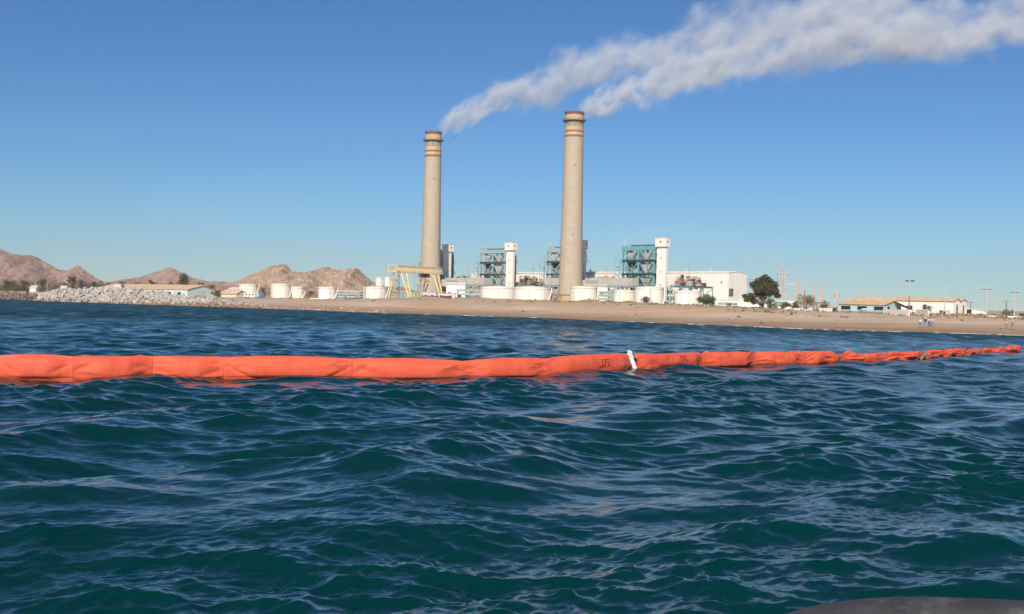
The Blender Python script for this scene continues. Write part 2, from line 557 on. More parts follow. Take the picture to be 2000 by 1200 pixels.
def make_foam():
    m = mat('sea_foam', (0.62, 0.64, 0.64), .8, .1, 2.0)
    rng = random.Random(4)
    v, f = [], []
    # broken line of small breaking wavelets along the water's edge, thick at the near end of the beach
    x = -40.0
    while x < 130:
        L_ = rng.uniform(.25, 1.6)
        dens = float(np.interp(x, [-40, 20, 50, 90, 130], [.1, .14, .4, .72, .8]))
        if rng.random() < dens:
            y0 = float(np.interp(x, SHX, SHY)); y1 = float(np.interp(x + L_, SHX, SHY))
            off = rng.uniform(-1.0, .2) + .7 * math.sin(x * .35)
            w = rng.uniform(.1, .38); hh = rng.uniform(.02, .07)
            n = len(v)
            steps = 6
            for k in range(steps + 1):
                t = k / steps
                xx = x + L_ * t; yy = y0 + (y1 - y0) * t + off + rng.uniform(-.1, .1)
                e = math.sin(math.pi * t) ** .6
                zz = max(land_z(xx, yy), 0.0)
                v += [(xx, yy - w * e * .6, zz - .03), (xx, yy - w * e * .1, zz + hh * e + .02), (xx, yy + w * e * .5, max(land_z(xx, yy + w * e * .5), 0) + .0)]
            for k in range(steps):
                for q in range(2):
                    f.append((n + 3 * k + q, n + 3 * k + 3 + q, n + 3 * k + 4 + q, n + 3 * k + 1 + q))
        x += L_ * rng.uniform(.6, 1.0)
    me = bpy.data.meshes.new('foam'); me.from_pydata(v, [], f); me.update()
    o = link('foam', me, m, smooth=True)
    tag(o, 'thin white line of foam where ripples break on the beach', 'foam', kind='stuff')
make_foam()

# ------------------------------------------------------------------ hills
def hill_material(name, c1, c2, c3):
    m = bpy.data.materials.new(name)
    m.use_nodes = True
    N, L = m.node_tree.nodes, m.node_tree.links
    b = N['Principled BSDF']; b.inputs['Roughness'].default_value = .95; b.inputs['Specular IOR Level'].default_value = .1
    ge = N.new('ShaderNodeNewGeometry')
    def nz(s, d=6, r=.65):
        n = N.new('ShaderNodeTexNoise'); n.inputs['Scale'].default_value = s; n.inputs['Detail'].default_value = d; n.inputs['Roughness'].default_value = r
        L.new(ge.outputs['Position'], n.inputs['Vector']); return n.outputs['Fac']
    rp = N.new('ShaderNodeValToRGB')
    rp.color_ramp.elements[0].position = .34; rp.color_ramp.elements[1].position = .62
    rp.color_ramp.elements[0].color = c1 + (1,); rp.color_ramp.elements[1].color = c2 + (1,)
    L.new(nz(.022), rp.inputs['Fac'])
    r2 = N.new('ShaderNodeValToRGB')
    r2.color_ramp.elements[0].position = .52; r2.color_ramp.elements[1].position = .62
    r2.color_ramp.elements[0].color = (0, 0, 0, 1); r2.color_ramp.elements[1].color = (.75, .75, .75, 1)
    L.new(nz(.11, 5, .75), r2.inputs['Fac'])
    mx = N.new('ShaderNodeMix'); mx.data_type = 'RGBA'
    L.new(r2.outputs['Color'], mx.inputs['Factor']); L.new(rp.outputs['Color'], mx.inputs[6]); mx.inputs[7].default_value = c3 + (1,)
    L.new(mx.outputs[2], b.inputs['Base Color'])
    bp = N.new('ShaderNodeBump'); bp.inputs['Strength'].default_value = 1.0; bp.inputs['Distance'].default_value = 7
    L.new(nz(.08, 6, .7), bp.inputs['Height']); L.new(bp.outputs[0], b.inputs['Normal'])
    return m

def make_hill(label, outline, D, depth, mt, seed, rough=1.0):
    """rocky hill whose crest follows heights read along the skyline, with its own depth and slopes"""
    xs_px = [p[0] for p in outline]
    ox = np.array([gx(p[0], D) for p in outline])
    oz = np.array([max(0, zc(p[0], p[1], D)) for p in outline])
    nx = 260
    x = np.linspace(ox[0], ox[-1], nx)
    crest = np.interp(x, ox, oz)
    ny = 90
    v, f = [], []
    for j in range(ny):
        t = j / (ny - 1) * 2 - 1                  # -1 front foot .. 1 back foot
        for i in range(nx):
            y = D + t * depth
            wob = 0.16 * fnoise(x[i], y, .012 * 1500 / D, seed + 5, 3)
            tt = abs(min(1, max(-1, t + wob * (1 - abs(t)))))
            side = (1 - tt) ** 1.15
            h = crest[i]
            spur = 1 + 0.55 * fnoise(x[i] * 1.6, y * .5, .014 * 1500 / D, seed, 4) * (tt * (1 - tt) * 4)
            z = h * side * spur
            z += rough * h ** .5 * (1.1 * abs(fnoise(x[i], y, .03 * 1500 / D, seed + 2, 5)) - .42) * min(1, (1 - tt) * 4) * min(1, h / 12)
            z += rough * 1.1 * fnoise(x[i], y, .11 * 1500 / D, seed + 9, 3) * min(1, (1 - tt) * 4) * min(1, h / 15)
            v.append((x[i], y, max(-2, z)))
    for j in range(ny - 1):
        for i in range(nx - 1):
            f.append((j * nx + i, j * nx + i + 1, (j + 1) * nx + i + 1, (j + 1) * nx + i))
    me = bpy.data.meshes.new('hill'); me.from_pydata(v, [], f); me.update()
    o = link('hill', me, mt)
    tag(o, label, kind='structure')
    return o
HM1 = hill_material('hill_rock_pink', (0.34, 0.20, 0.145), (0.46, 0.29, 0.215), (0.20, 0.135, 0.095))
HM2 = hill_material('hill_rock_tan', (0.40, 0.265, 0.17), (0.56, 0.40, 0.28), (0.22, 0.165, 0.105))
make_hill('long pinkish rocky hill sloping down from the picture edge', [(-560, 560), (-400, 505), (-260, 470), (-120, 462), (-40, 478), (0, 487), (14, 489), (25, 493), (45, 497), (60, 505), (76, 509), (92, 518), (104, 526), (116, 530), (150, 548), (200, 562)], 2400, 420, HM1, 1.3)
make_hill('small pointed reddish hill beside the long pinkish hill', [(92, 566), (115, 531), (128, 528), (138, 524), (147, 519.5), (155, 520), (163, 526), (173, 533), (184, 540), (200, 548), (222, 566)], 2250, 130, HM1, 4.1, .7)
make_hill('low distant pink hill with one central peak', [(210, 566), (236, 547), (262, 541), (290, 535), (305, 531), (318, 530), (327, 526), (338, 523.5), (347, 527), (354, 532), (366, 534), (380, 541), (395, 545), (415, 549), (440, 551), (470, 556), (505, 572)], 2900, 330, HM1, 7.7, .8)
make_hill('tan rocky hill with three peaks behind the white tanks', [(430, 566), (448, 551), (470, 544), (484, 536), (500, 532), (515, 526), (530, 520), (543, 515), (553, 513.5), (560, 515), (567, 522), (574, 529.5), (586, 532), (597, 533.5), (612, 529), (628, 524), (643, 520.5), (652, 524), (660, 531), (667, 534), (676, 530), (686, 524), (694, 522.5), (700, 524), (708, 533), (718, 542), (730, 552), (748, 558), (790, 562), (840, 575)], 1650, 260, HM2, 2.2)
make_hill('faint low blue ridge far off along the flat horizon', [(1700, 612), (1760, 608), (1850, 609), (1930, 610), (2050, 608), (2200, 605), (2400, 611)], 4600, 400, HM1, 3.3, .2)
make_hill('low brown rise of scrub land in front of the hills', [(-300, 575), (-100, 556), (60, 553), (180, 552), (260, 551), (340, 553), (420, 556), (520, 562), (640, 570), (760, 580)], 1300, 160, HM1, 6.4, .5)
# ------------------------------------------------------------------ floating containment boom
BOOM_O = mat('boom_orange_pvc', (0.69, 0.105, 0.052), .62, .06, 1.2, spec=.25, bump=.10, bscale=5, second=(0.745, 0.127, 0.066), stain=(.47, .06, .034), stain_scale=1.1, stain_amt=.6)
WHITE_P = mat('white_plastic', (.78, .78, .76), .45, .06, 6)
DARK_CLIP = mat('weathered_clip', (.20, .19, .15), .6, .25, 8)
INK = mat('black_ink', (.16, .028, .022), .7, .1, 9)
_bp = [(-330, 172), (-120, 170), (0, 167), (145, 165), (300, 159.5), (440, 157), (690, 152), (905, 147.5), (1070, 141), (1235, 129), (1370, 117.5), (1475, 112), (1570, 108), (1650, 103), (1725, 98.5), (1803, 93), (1845, 88), (1890, 84), (1918, 81), (1940, 79), (1962, 77.5), (1995, 74.5)]
BP = []
for _x, _d in _bp:
    D_ = CAM_H * FPX / _d
    BP.append(((_x - 1000) / FPX * D_, D_, _x))
# height of the boom's top above the sea at each joint and mid-section, read as pixels
def boom_h(x):
    return float(np.interp(x, [-400, 0, 145, 440, 690, 800, 905, 980, 1070, 1235, 1370, 1475, 1570, 1650, 1725, 1803, 1845, 1890, 1918, 1940, 1962, 1995],
                           [.86, .86, .86, .85, .81, .86, .74, .80, .84, .93, .83, .80, .80, .66, .60, .60, .56, .56, .52, .56, .58, .58]))
def boom_section(i, rng):
    (xa, ya, pa), (xb, yb, pb) = BP[i], BP[i + 1]
    nl, nc = 96, 64
    base = Vector(((xa + xb) / 2, (ya + yb) / 2, 0))
    d = Vector((xb - xa, yb - ya, 0)); Ln = d.length; d.normalize()
    n = Vector((d.y, -d.x, 0))                 # towards the camera side
    if n.y > 0: n = -n
    def joint_normal(k):
        q0, q1 = BP[max(k - 1, 0)], BP[min(k + 1, len(BP) - 1)]
        t_ = Vector((q1[0] - q0[0], q1[1] - q0[1], 0)).normalized(); nn = Vector((t_.y, -t_.x, 0))
        return -nn if nn.y > 0 else nn
    nA, nB = joint_normal(i), joint_normal(i + 1)
    folds = [(rng.uniform(-1.2, 3.6), rng.uniform(.5, 1.0) * (1 if q % 2 else -1.2), rng.uniform(-.9, .9)) for q in range(12)]
    s0 = rng.uniform(0, 50)
    v, f = [], []
    for k in range(nl + 1):
        t = k / nl
        xpx = pa + (pb - pa) * t
        top = boom_h(xpx)
        limp = float(np.interp(xpx, [0, 1000, 1235, 1500, 1650, 2000], [0.05, .15, .3, .45, .8, 1.0]))
        e = min(t, 1 - t) * Ln                 # distance to the nearest joint in metres
        ramp_len = min(Ln * .38, 1.35)
        fl = min(1, e / ramp_len)
        fl = fl * fl * (3 - 2 * fl)
        pin = .42 - .34 * limp
        hb = top * (1 - 0.04 * (1 - fl)) * (1 - .10 * limp * (1 - fl))
        a = hb * .56 * (pin + (1 - pin) * fl) * (1 - .18 * limp)      # half width
        bz = hb * .67                                            # half height
        cz = hb - bz
        c = base + d * (t - .5) * Ln
        nm = (n * fl + (nA if t < .5 else nB) * (1 - fl)).normalized()
        sag = math.sin(t * math.pi) * .05 * math.sin(s0)
        for q in range(nc):
            th = 2 * math.pi * q / nc
            cs, sn = math.cos(th), math.sin(th)
            # folds fan out from the joint and fade into the full tube
            w = 0
            for ph, am, dr in folds:
                dth = math.atan2(math.sin(th - ph - dr * e), math.cos(th - ph - dr * e))
                w += am * math.exp(-(dth / .15) ** 2)
            wr = w * (1 - fl) ** .8 * min(1, .35 + e / .4) * (.085 + .10 * limp)
            p0 = Vector((c.x + s0, c.y, 0)) * 1.3 + Vector((cs, sn, 0)) * .7
            wr += (noise.noise(p0 * 1.4) * .03 + noise.noise(p0 * 3.4) * .012) * (.35 + limp * 1.5)
            if limp > .25:
                wr -= limp * .20 * max(0, noise.noise(Vector((t * Ln * .6 + s0, th * .9, s0)))) * 1.6
                wr -= limp * .16 * max(0, .35 - abs(noise.noise(Vector((t * Ln * .9 + s0, th * 1.1, s0 + 9))))) * (1.3 - fl)
                wr -= limp * .05 * abs(noise.noise(Vector((t * Ln * 1.6 + s0, th * 1.5, s0 + 3))))
            wr *= min(1, .4 + e / .6) * (1 - .9 * max(0, sn) ** 5 * (1 - limp))
            rr = 1 + wr / max(.15, top * .5)
            rx = a * rr * math.copysign(abs(cs) ** .92, cs)
            rz = bz * rr * math.copysign(abs(sn) ** .92, sn)
            # fabric hangs as a skirt below the float
            if sn < -.55: rx *= .8
            # top lip pushed towards the viewer at the joints
            lean = 0
            P = c + nm * (rx + lean * rz / max(bz, .01)) + Vector((0, 0, cz + rz + sag))
            v.append(P - base)
    for k in range(nl):
        for q in range(nc):
            q2 = (q + 1) % nc
            f.append((k * nc + q, k * nc + q2, (k + 1) * nc + q2, (k + 1) * nc + q))
    f.append(tuple(range(nc - 1, -1, -1))); f.append(tuple(nl * nc + q for q in range(nc)))
    me = bpy.data.meshes.new('float_section')
    me.from_pydata(v, [], f); me.update()
    # make sure the normals point outwards
    bm = bmesh.new(); bm.from_mesh(me); bmesh.ops.recalc_face_normals(bm, faces=bm.faces); bm.to_mesh(me); bm.free()
    o = link('float_section', me, BOOM_O, smooth=True)
    return o, base, d, n, Ln

boom = empty('containment_boom', (0, 48, 0))
tag(boom, 'long orange inflatable oil containment boom floating across the sea', 'boom')
_rng = random.Random(12)
BOOM_SEC = []
for i in range(len(BP) - 1):
    o, base, d, n, Ln = boom_section(i, _rng)
    o.parent = boom
    o.location = base - Vector((0, 48, 0))
    BOOM_SEC.append((o, base, d, n, Ln))

# white clamp bar with a knotted top, and the grey clip further along
def clamp(pxa, pya, pxb, pyb, D, w, mt, name):
    a, b_ = px(pxa, pya, D), px(pxb, pyb, D)
    m = MB()
    o3 = Vector((0, 48, 0))
    ax = (b_ - a).normalized()
    m.bar(a - o3, b_ - o3, w, .07)
    for s in (-1, 1):
        off = Vector((ax.z, 0, -ax.x)) * s * w * .40 + Vector((0, -.05, 0))
        m.bar(a + off - o3, b_ + off - o3, w * .22, .05)
    return m.build(name, mt, boom), a, b_
D_ = BP[9][1] - .30
cl, a_, b_ = clamp(1240.5, 722, 1230.5, 692, D_, .17, WHITE_P, 'clamp_bar')
m = MB()
_r = random.Random(3)
kn = []
for q in range(7):
    c_ = b_ + Vector((_r.uniform(-.14, .12), _r.uniform(-.05, .05), _r.uniform(-.06, .14))) - Vector((0, 48, 0))
    r_ = _r.uniform(.05, .09)
    m.lathe([(r_ * math.sin(t), c_.z - r_ * math.cos(t)) for t in (.25, .9, 1.6, 2.3, 2.9)], 7, (c_.x, c_.y))
m.build('rope_knot', WHITE_P, cl)
D_ = BP[15][1] - .22
cl2, _, _ = clamp(1795.5, 703.5, 1810.5, 686, D_, .20, DARK_CLIP, 'clamp_bar')
# dark ends of the lacing beside the white clamp
m = MB()
D_ = BP[9][1] - .2
m.bar(px(1222, 697, D_) - Vector((0, 48, 0)), px(1243, 696, D_) - Vector((0, 48, 0)), .10, .12)
m.build('lacing', DARK_CLIP, boom)

def boom_text(i, frac, zfrac, hgt):
    """the letters C F E as printed strokes laid over the fabric"""
    o, base, d, n, Ln = BOOM_SEC[i]
    tree = BVHTree.FromPolygons([v.co for v in o.data.vertices], [p.vertices for p in o.data.polygons])
    e1 = d if d.x > 0 else -d
    top = boom_h((BP[i][2] + BP[i + 1][2]) / 2)
    w, g, sw = hgt * .55, hgt * .28, hgt * .17
    strokes = []
    for k, ch in enumerate('CFE'):
        x0 = (k - 1.5) * (w + g)
        strokes.append(((x0, -hgt / 2), (x0, hgt / 2), 'v'))
        strokes.append(((x0, hgt / 2), (x0 + w, hgt / 2), 'h'))
        if ch in 'FE': strokes.append(((x0, 0.0), (x0 + w * .8, 0.0), 'h'))
        if ch in 'CE': strokes.append(((x0, -hgt / 2), (x0 + w, -hgt / 2), 'h'))
    v, f = [], []
    for (p, q, kind) in strokes:
        off = (sw / 2, 0) if kind == 'v' else (0, sw / 2)
        n0 = len(v)
        for k in range(9):
            t = k / 8
            for s_ in (-1, 1):
                x = p[0] + (q[0] - p[0]) * t + off[0] * s_; z = p[1] + (q[1] - p[1]) * t + off[1] * s_
                pt = e1 * ((frac - .5) * Ln + x) + Vector((0, 0, top * zfrac + z))
                h = tree.ray_cast(pt + n * 3, -n)
                v.append((h[0] + n * .02) if h[0] else pt + n * .45)
        for k in range(8): f.append((n0 + 2 * k, n0 + 2 * k + 2, n0 + 2 * k + 3, n0 + 2 * k + 1))
    me = bpy.data.meshes.new('lettering'); me.from_pydata([tuple(p) for p in v], [], f); me.update()
    t = link('lettering', me, INK, o)
    t['label'] = 'dark printed letters CFE'
boom_text(8, .60, .60, .27)
boom_text(9, .66, .60, .27)
# ------------------------------------------------------------------ chimneys
TH = R(45.5)
U = Vector((math.cos(TH), -math.sin(TH), 0)); V = Vector((math.sin(TH), math.cos(TH), 0))
O4 = Vector((83.8, 640.0, 0))
PZ = 2.9                                             # level of the plant yard
def uv(u, v, z=0.0):
    return O4 + U * u + V * v + Vector((0, 0, PZ + z))

CONC = mat('stack_concrete', (0.455, 0.385, 0.295), .9, .07, .22, spec=.15, stain=(.31, .26, .195), stain_scale=.35, stain_amt=.4, stretch=(1, 1, 2.2), bump=.15, bscale=.8)
BAND_RED = mat('band_red', (0.27, 0.115, 0.088), .85, .25, .8, stain=(.27, .17, .12), stain_amt=.8)
BAND_YEL = mat('band_yellow', (0.52, 0.40, 0.22), .85, .15, .8, stain=(.27, .18, .12), stain_scale=.8, stain_amt=.85)
SOOT = mat('sooty_concrete', (0.33, 0.28, 0.23), .9, .2, .6, stain=(.12, .10, .09), stain_scale=.9, stain_amt=.8)
STEEL_DK = mat('dark_steel', (0.09, 0.085, 0.085), .6, .25, 1.5)
CAP = mat('cap_steel', (0.26, 0.19, 0.17), .45, .25, 1.2, spec=.5, metallic=.4)
def chimney(label, cx, D, tpx, bpx, topy):
    x = gx(cx, D)
    root = empty('chimney', (x, D, PZ - .3))
    tag(root, label, 'chimney', 'concrete chimneys of the power plant')
    top = zc(cx, topy, D) - (PZ - .3)
    rt, rb = tpx / 2 / FPX * D, bpx / 2 / FPX * D
    rad = lambda z: rt + (rb - rt) * max(0, 1 - z / top) ** 1.25
    k = D / FPX                                       # metres per photo pixel
    H = lambda dpx: top - dpx * k
    # shaft with faint lift joints, sections proud by a few mm
    prof = []
    nlift = 46
    zt = H(50)
    for q in range(nlift):
        z0, z1 = zt * q / nlift, zt * (q + 1) / nlift
        prof += [(rad(z0), z0 + .02), (rad(z1), z1 - .06), (rad(z1) - .05, z1 - .05), (rad(z1) - .05, z1)]
    MB().lathe(prof, 64, cap1=False).build('shaft', CONC, root, True)
    def ring(name, d0, d1, mt, extra=.03):
        return MB().lathe([(rad(H(d1)) + extra, H(d1)), (rad(H(d0)) + extra, H(d0) - .003)], 64).build(name, mt, root, True)
    ring('painted_band', 46, 50, BAND_RED)
    ring('painted_band', 40.5, 46, BAND_YEL)
    ring('painted_band', 37, 40.5, BAND_RED)
    ring('painted_band', 30, 37, BAND_YEL, .02)
    ring('sooty_section', 18, 30, SOOT, .02)
    ring('painted_band', 7, 18, BAND_YEL, .03)
    ring('painted_band', 3, 7, BAND_RED, .05)
    MB().lathe([(rad(top) + .35, H(3)), (rad(top) + .45, H(1.5)), (rad(top) + .1, H(0)), (rad(top) - .8, H(0)), (rad(top) - .9, H(3))], 64, cap0=False).build('cap', CAP, root, True)
    # platform ring with brackets and railing
    zp = H(18)
    r0 = rad(zp)
    pl = MB().lathe([(r0 - .1, zp - .5), (r0 + 1.0, zp - .12), (r0 + 1.45, zp), (r0 + 1.45, zp + .12), (r0 - .1, zp + .12)], 64, cap0=False, cap1=False).build('platform', STEEL_DK, root)
    m = MB()
    for q in range(32):
        t = 2 * math.pi * q / 32
        p = Vector(((r0 + 1.38) * math.cos(t), (r0 + 1.38) * math.sin(t), zp))
        m.bar(p, p + Vector((0, 0, 1.15)), .09)
        t2 = 2 * math.pi * (q + 1) / 32
        p2 = Vector(((r0 + 1.38) * math.cos(t2), (r0 + 1.38) * math.sin(t2), zp))
        for zz in (.55, 1.15): m.bar(p + Vector((0, 0, zz)), p2 + Vector((0, 0, zz)), .08)
    m.build('railing', STEEL_DK, pl)
    # caged ladder up the side and a couple of dark ports
    m = MB()
    la = R(-35)
    for q in range(60):
        z0, z1 = top * q / 62, top * (q + 1) / 62
        for s in (-1, 1):
            t = la + s * .035
            m.bar(((rad(z0) + .25) * math.cos(t), (rad(z0) + .25) * math.sin(t), z0), ((rad(z1) + .25) * math.cos(t), (rad(z1) + .25) * math.sin(t), z1), .06)
    lad = m.build('ladder', CONC, root)
    for zz, aa in ((top * .36, -88), (top * .055, -75), (top * .72, -80)):
        m = MB(); t = R(aa); r_ = rad(zz)
        c = Vector((r_ * math.cos(t), r_ * math.sin(t), zz)); w = Vector((-math.sin(t), math.cos(t), 0))
        hw = 1.0 if zz < 10 else .35
        m.bar(c - w * hw, c + w * hw, .25, .55)
        m.build('port', STEEL_DK, root)
    return root, top
CH_R, TOP_R = chimney('taller looking banded concrete chimney beside the teal boiler frame', 1113.5, 655, 36, 47.5, 219)
CH_L, TOP_L = chimney('farther banded concrete chimney behind the yellow gantry crane', 839.5, 745, 31, 41, 257.5)
# ------------------------------------------------------------------ plant materials
TANKW = mat('tank_white_paint', (0.80, 0.77, 0.70), .5, .04, .4, stain=(.52, .38, .22), stain_scale=.55, stain_amt=.55)
TANKC = mat('tank_cream_paint', (0.79, 0.75, 0.645), .5, .05, .4, stain=(.50, .34, .18), stain_scale=.7, stain_amt=.6)
WALLW = mat('white_wall', (0.80, 0.77, 0.71), .7, .04, .3, stain=(.58, .52, .44), stain_scale=.4, stain_amt=.4)
TEAL = mat('teal_steel', (0.15, 0.36, 0.39), .55, .18, .8, stain=(.22, .15, .10), stain_scale=.6, stain_amt=.35)
TEAL_PALE = mat('faded_blue_steel', (0.29, 0.42, 0.45), .6, .18, .8, stain=(.25, .17, .12), stain_scale=.6, stain_amt=.45)
GREYD = mat('grey_duct', (0.46, 0.44, 0.40), .55, .12, .5, stain=(.25, .17, .11), stain_scale=.6, stain_amt=.5)
CASING = mat('boiler_casing', (0.40, 0.365, 0.31), .6, .2, .35, stain=(.16, .10, .07), stain_scale=.7, stain_amt=.7)
RUST = mat('rusty_steel', (0.32, 0.17, 0.095), .8, .3, .8, second=(.46, .27, .16))
RUSTD = mat('dark_rust', (0.13, 0.075, 0.05), .8, .3, .8)
DARK = mat('dark_opening', (0.025, 0.025, 0.028), .5, .2, 1)
GLASS = mat('dark_glass', (0.03, 0.035, 0.04), .15, .2, 1, spec=.6)
LIGHTGREY = mat('light_grey_paint', (0.55, 0.55, 0.53), .6, .08, .6, stain=(.36, .3, .25), stain_amt=.4)
YEL = mat('crane_yellow', (0.78, 0.61, 0.29), .5, .10, .6, stain=(.55, .42, .25), stain_scale=.7, stain_amt=.5)
YELP = mat('crane_faded_yellow', (0.78, 0.66, 0.42), .55, .10, .6, stain=(.5, .32, .16), stain_scale=.7, stain_amt=.5)
MAROON = mat('maroon_paint', (0.20, 0.035, 0.035), .6, .2, .8)
TANROOF = mat('tan_roof_sheet', (0.58, 0.43, 0.27), .8, .16, .5, stain=(.44, .29, .18), stain_scale=.7, stain_amt=.6)
BLUEW = mat('pale_blue_wall', (0.42, 0.58, 0.62), .75, .08, .5, stain=(.5, .5, .46), stain_scale=.6, stain_amt=.5)
AQUAW = mat('pale_aqua_wall', (0.52, 0.64, 0.62), .75, .08, .5, stain=(.6, .6, .55), stain_amt=.5)
GREENROOF = mat('green_roof', (0.20, 0.34, 0.30), .7, .12, .6)
CONCW = mat('concrete_block', (0.66, 0.60, 0.50), .9, .1, .8, stain=(.42, .34, .26), stain_amt=.6)
WOOD = mat('pole_wood', (0.16, 0.095, 0.06), .85, .25, 1.5)
POLEG = mat('pole_concrete', (0.50, 0.45, 0.41), .85, .1, 1)
LATT = mat('galvanised_lattice', (0.56, 0.46, 0.44), .5, .12, .8)

def gz(x, y): return land_z(x, y)

# ------------------------------------------------------------------ turbine hall
HALL_L, HALL_R = -196.0, 21.0
hall = empty('turbine_hall', uv(0, 34, -.6), -TH)
tag(hall, 'long plain white turbine hall standing behind the boiler units', 'building')
HH = 20.6
# cladding panels along the front and the end, so the wall has its sheet joints
front_mb = MB(); front_mb.box(HALL_L, HALL_R, .2, 19.0, 0, HH)
front_mb.build('wall', WALLW, hall)
for k in range(31):
    a = HALL_L + 7 * k; b_ = min(a + 6.94, HALL_R - .02)
    MB().box(a, b_, 0, .197, 0, HH - .5).build('wall_panel', WALLW, hall)
for k in range(3):
    a = .25 + 6.27 * k
    MB().box(HALL_R + .003, HALL_R + .15, a, a + 6.2, 0, HH - .3).build('wall_panel', WALLW, hall)
m = MB()
def gable_roof(m, xa, xb, y0, y1, ze, zr, th=.25, ov=.35):
    ym = (y0 + y1) / 2
    for s, ya in ((1, y0 - ov), (-1, y1 + ov)):
        za = ze - (zr - ze) * ov / ((y1 - y0) / 2)
        vs = [(xa - ov, ya, za), (xb + ov, ya, za), (xb + ov, ym, zr), (xa - ov, ym, zr)]
        vs += [(p[0], p[1], p[2] + th) for p in vs]
        m.add(vs, [(0, 3, 2, 1), (4, 5, 6, 7), (0, 1, 5, 4), (1, 2, 6, 5), (2, 3, 7, 6), (3, 0, 4, 7)])
gable_roof(m, HALL_L, HALL_R, .2, 19, HH, HH + 1.1)
roof = m.build('roof', WALLW, hall)
MB().add([(HALL_R - .01, .2, HH), (HALL_R - .01, 19, HH), (HALL_R - .01, 9.6, HH + 1.1), (HALL_R - .3, .2, HH), (HALL_R - .3, 19, HH), (HALL_R - .3, 9.6, HH + 1.1)],
         [(0, 1, 2), (5, 4, 3), (0, 3, 4, 1), (1, 4, 5, 2), (2, 5, 3, 0)]).build('gable', WALLW, hall)
def wall_opening(parent, axis, a0, a1, z0, z1, face, mt_frame, mt_pane, nx=3, nz=2, name='window'):
    """framed opening standing proud of a wall; axis 'x': on a front face (y=face), 'y': on an end face (x=face)"""
    m = MB(); g = MB()
    fr = .12
    def bx(mm, p0, p1, q0, q1, d0, d1):
        if axis == 'x': mm.box(p0, p1, face - d1, face - d0, q0, q1)
        else: mm.box(face + d0, face + d1, p0, p1, q0, q1)
    bx(m, a0 - fr, a1 + fr, z1, z1 + fr, .003, .10); bx(m, a0 - fr, a1 + fr, z0 - fr, z0, .003, .13)
    bx(m, a0 - fr, a0, z0, z1, .003, .10); bx(m, a1, a1 + fr, z0, z1, .003, .10)
    for k in range(1, nx):
        c = a0 + (a1 - a0) * k / nx
        bx(m, c - .05, c + .05, z0, z1, .003, .09)
    for k in range(1, nz):
        c = z0 + (z1 - z0) * k / nz
        bx(m, a0, a1, c - .05, c + .05, .045, .095)
    f = m.build(name, mt_frame, parent)
    bx(g, a0, a1, z0, z1, .002, .04)
    g.build('pane', mt_pane, f)
    return f
wall_opening(hall, 'y', 1.0, 5.2, 7.2, 11.6, HALL_R + .15, LIGHTGREY, GLASS, 3, 3)
wall_opening(hall, 'x', -2, .2, 11.2, 14.6, 0, LIGHTGREY, DARK, 1, 1, 'vent')
wall_opening(hall, 'x', 16.3, 17.2, 14.8, 15.6, 0, LIGHTGREY, DARK, 1, 1, 'vent')
for k, u_ in enumerate((-52, -30, -14, 4, -120, -90)):
    MB().lathe([(.05, 0), (.5, .1), (.5, 1.2), (.9, 1.3), (.9, 1.6), (.1, 2.0)], 10, (u_, 7)).build('roof_ventilator', LIGHTGREY, roof, True).location = (0, 0, HH + .6)

# low annexe and canopy at the foot of the hall
an = empty('annexe', uv(2, 16, -.6), -TH)
tag(an, 'low white annexe with flat beige canopy at the foot of the white hall', 'building')
MB().box(-6, 16, 0, 12, 0, 6.2).build('wall', WALLW, an)
MB().box(-9, 12.5, -2.5, 10, 6.25, 8.1).build('canopy', CONCW, an)
for x_ in (-8.6, -2, 5, 12): MB().box(x_ - .2, x_ + .2, -2.3, -1.9, 0, 6.24).build('post', LIGHTGREY, an)
wall_opening(an, 'x', 5, 8, 1.2, 3.2, 0, LIGHTGREY, GLASS, 2, 1)
wall_opening(an, 'x', -3, 0, 1.2, 3.2, 0, LIGHTGREY, GLASS, 2, 1)
wall_opening(an, 'x', 11, 12.6, .2, 3.0, 0, LIGHTGREY, DARK, 1, 1, 'door')

# ------------------------------------------------------------------ boiler units
def beam_grid(m, xs, ys, z, w, h):
    for y in ys: m.bar((xs[0], y, z), (xs[-1], y, z), w, h)
    for x in xs: m.bar((x, ys[0], z), (x, ys[-1], z), w, h)

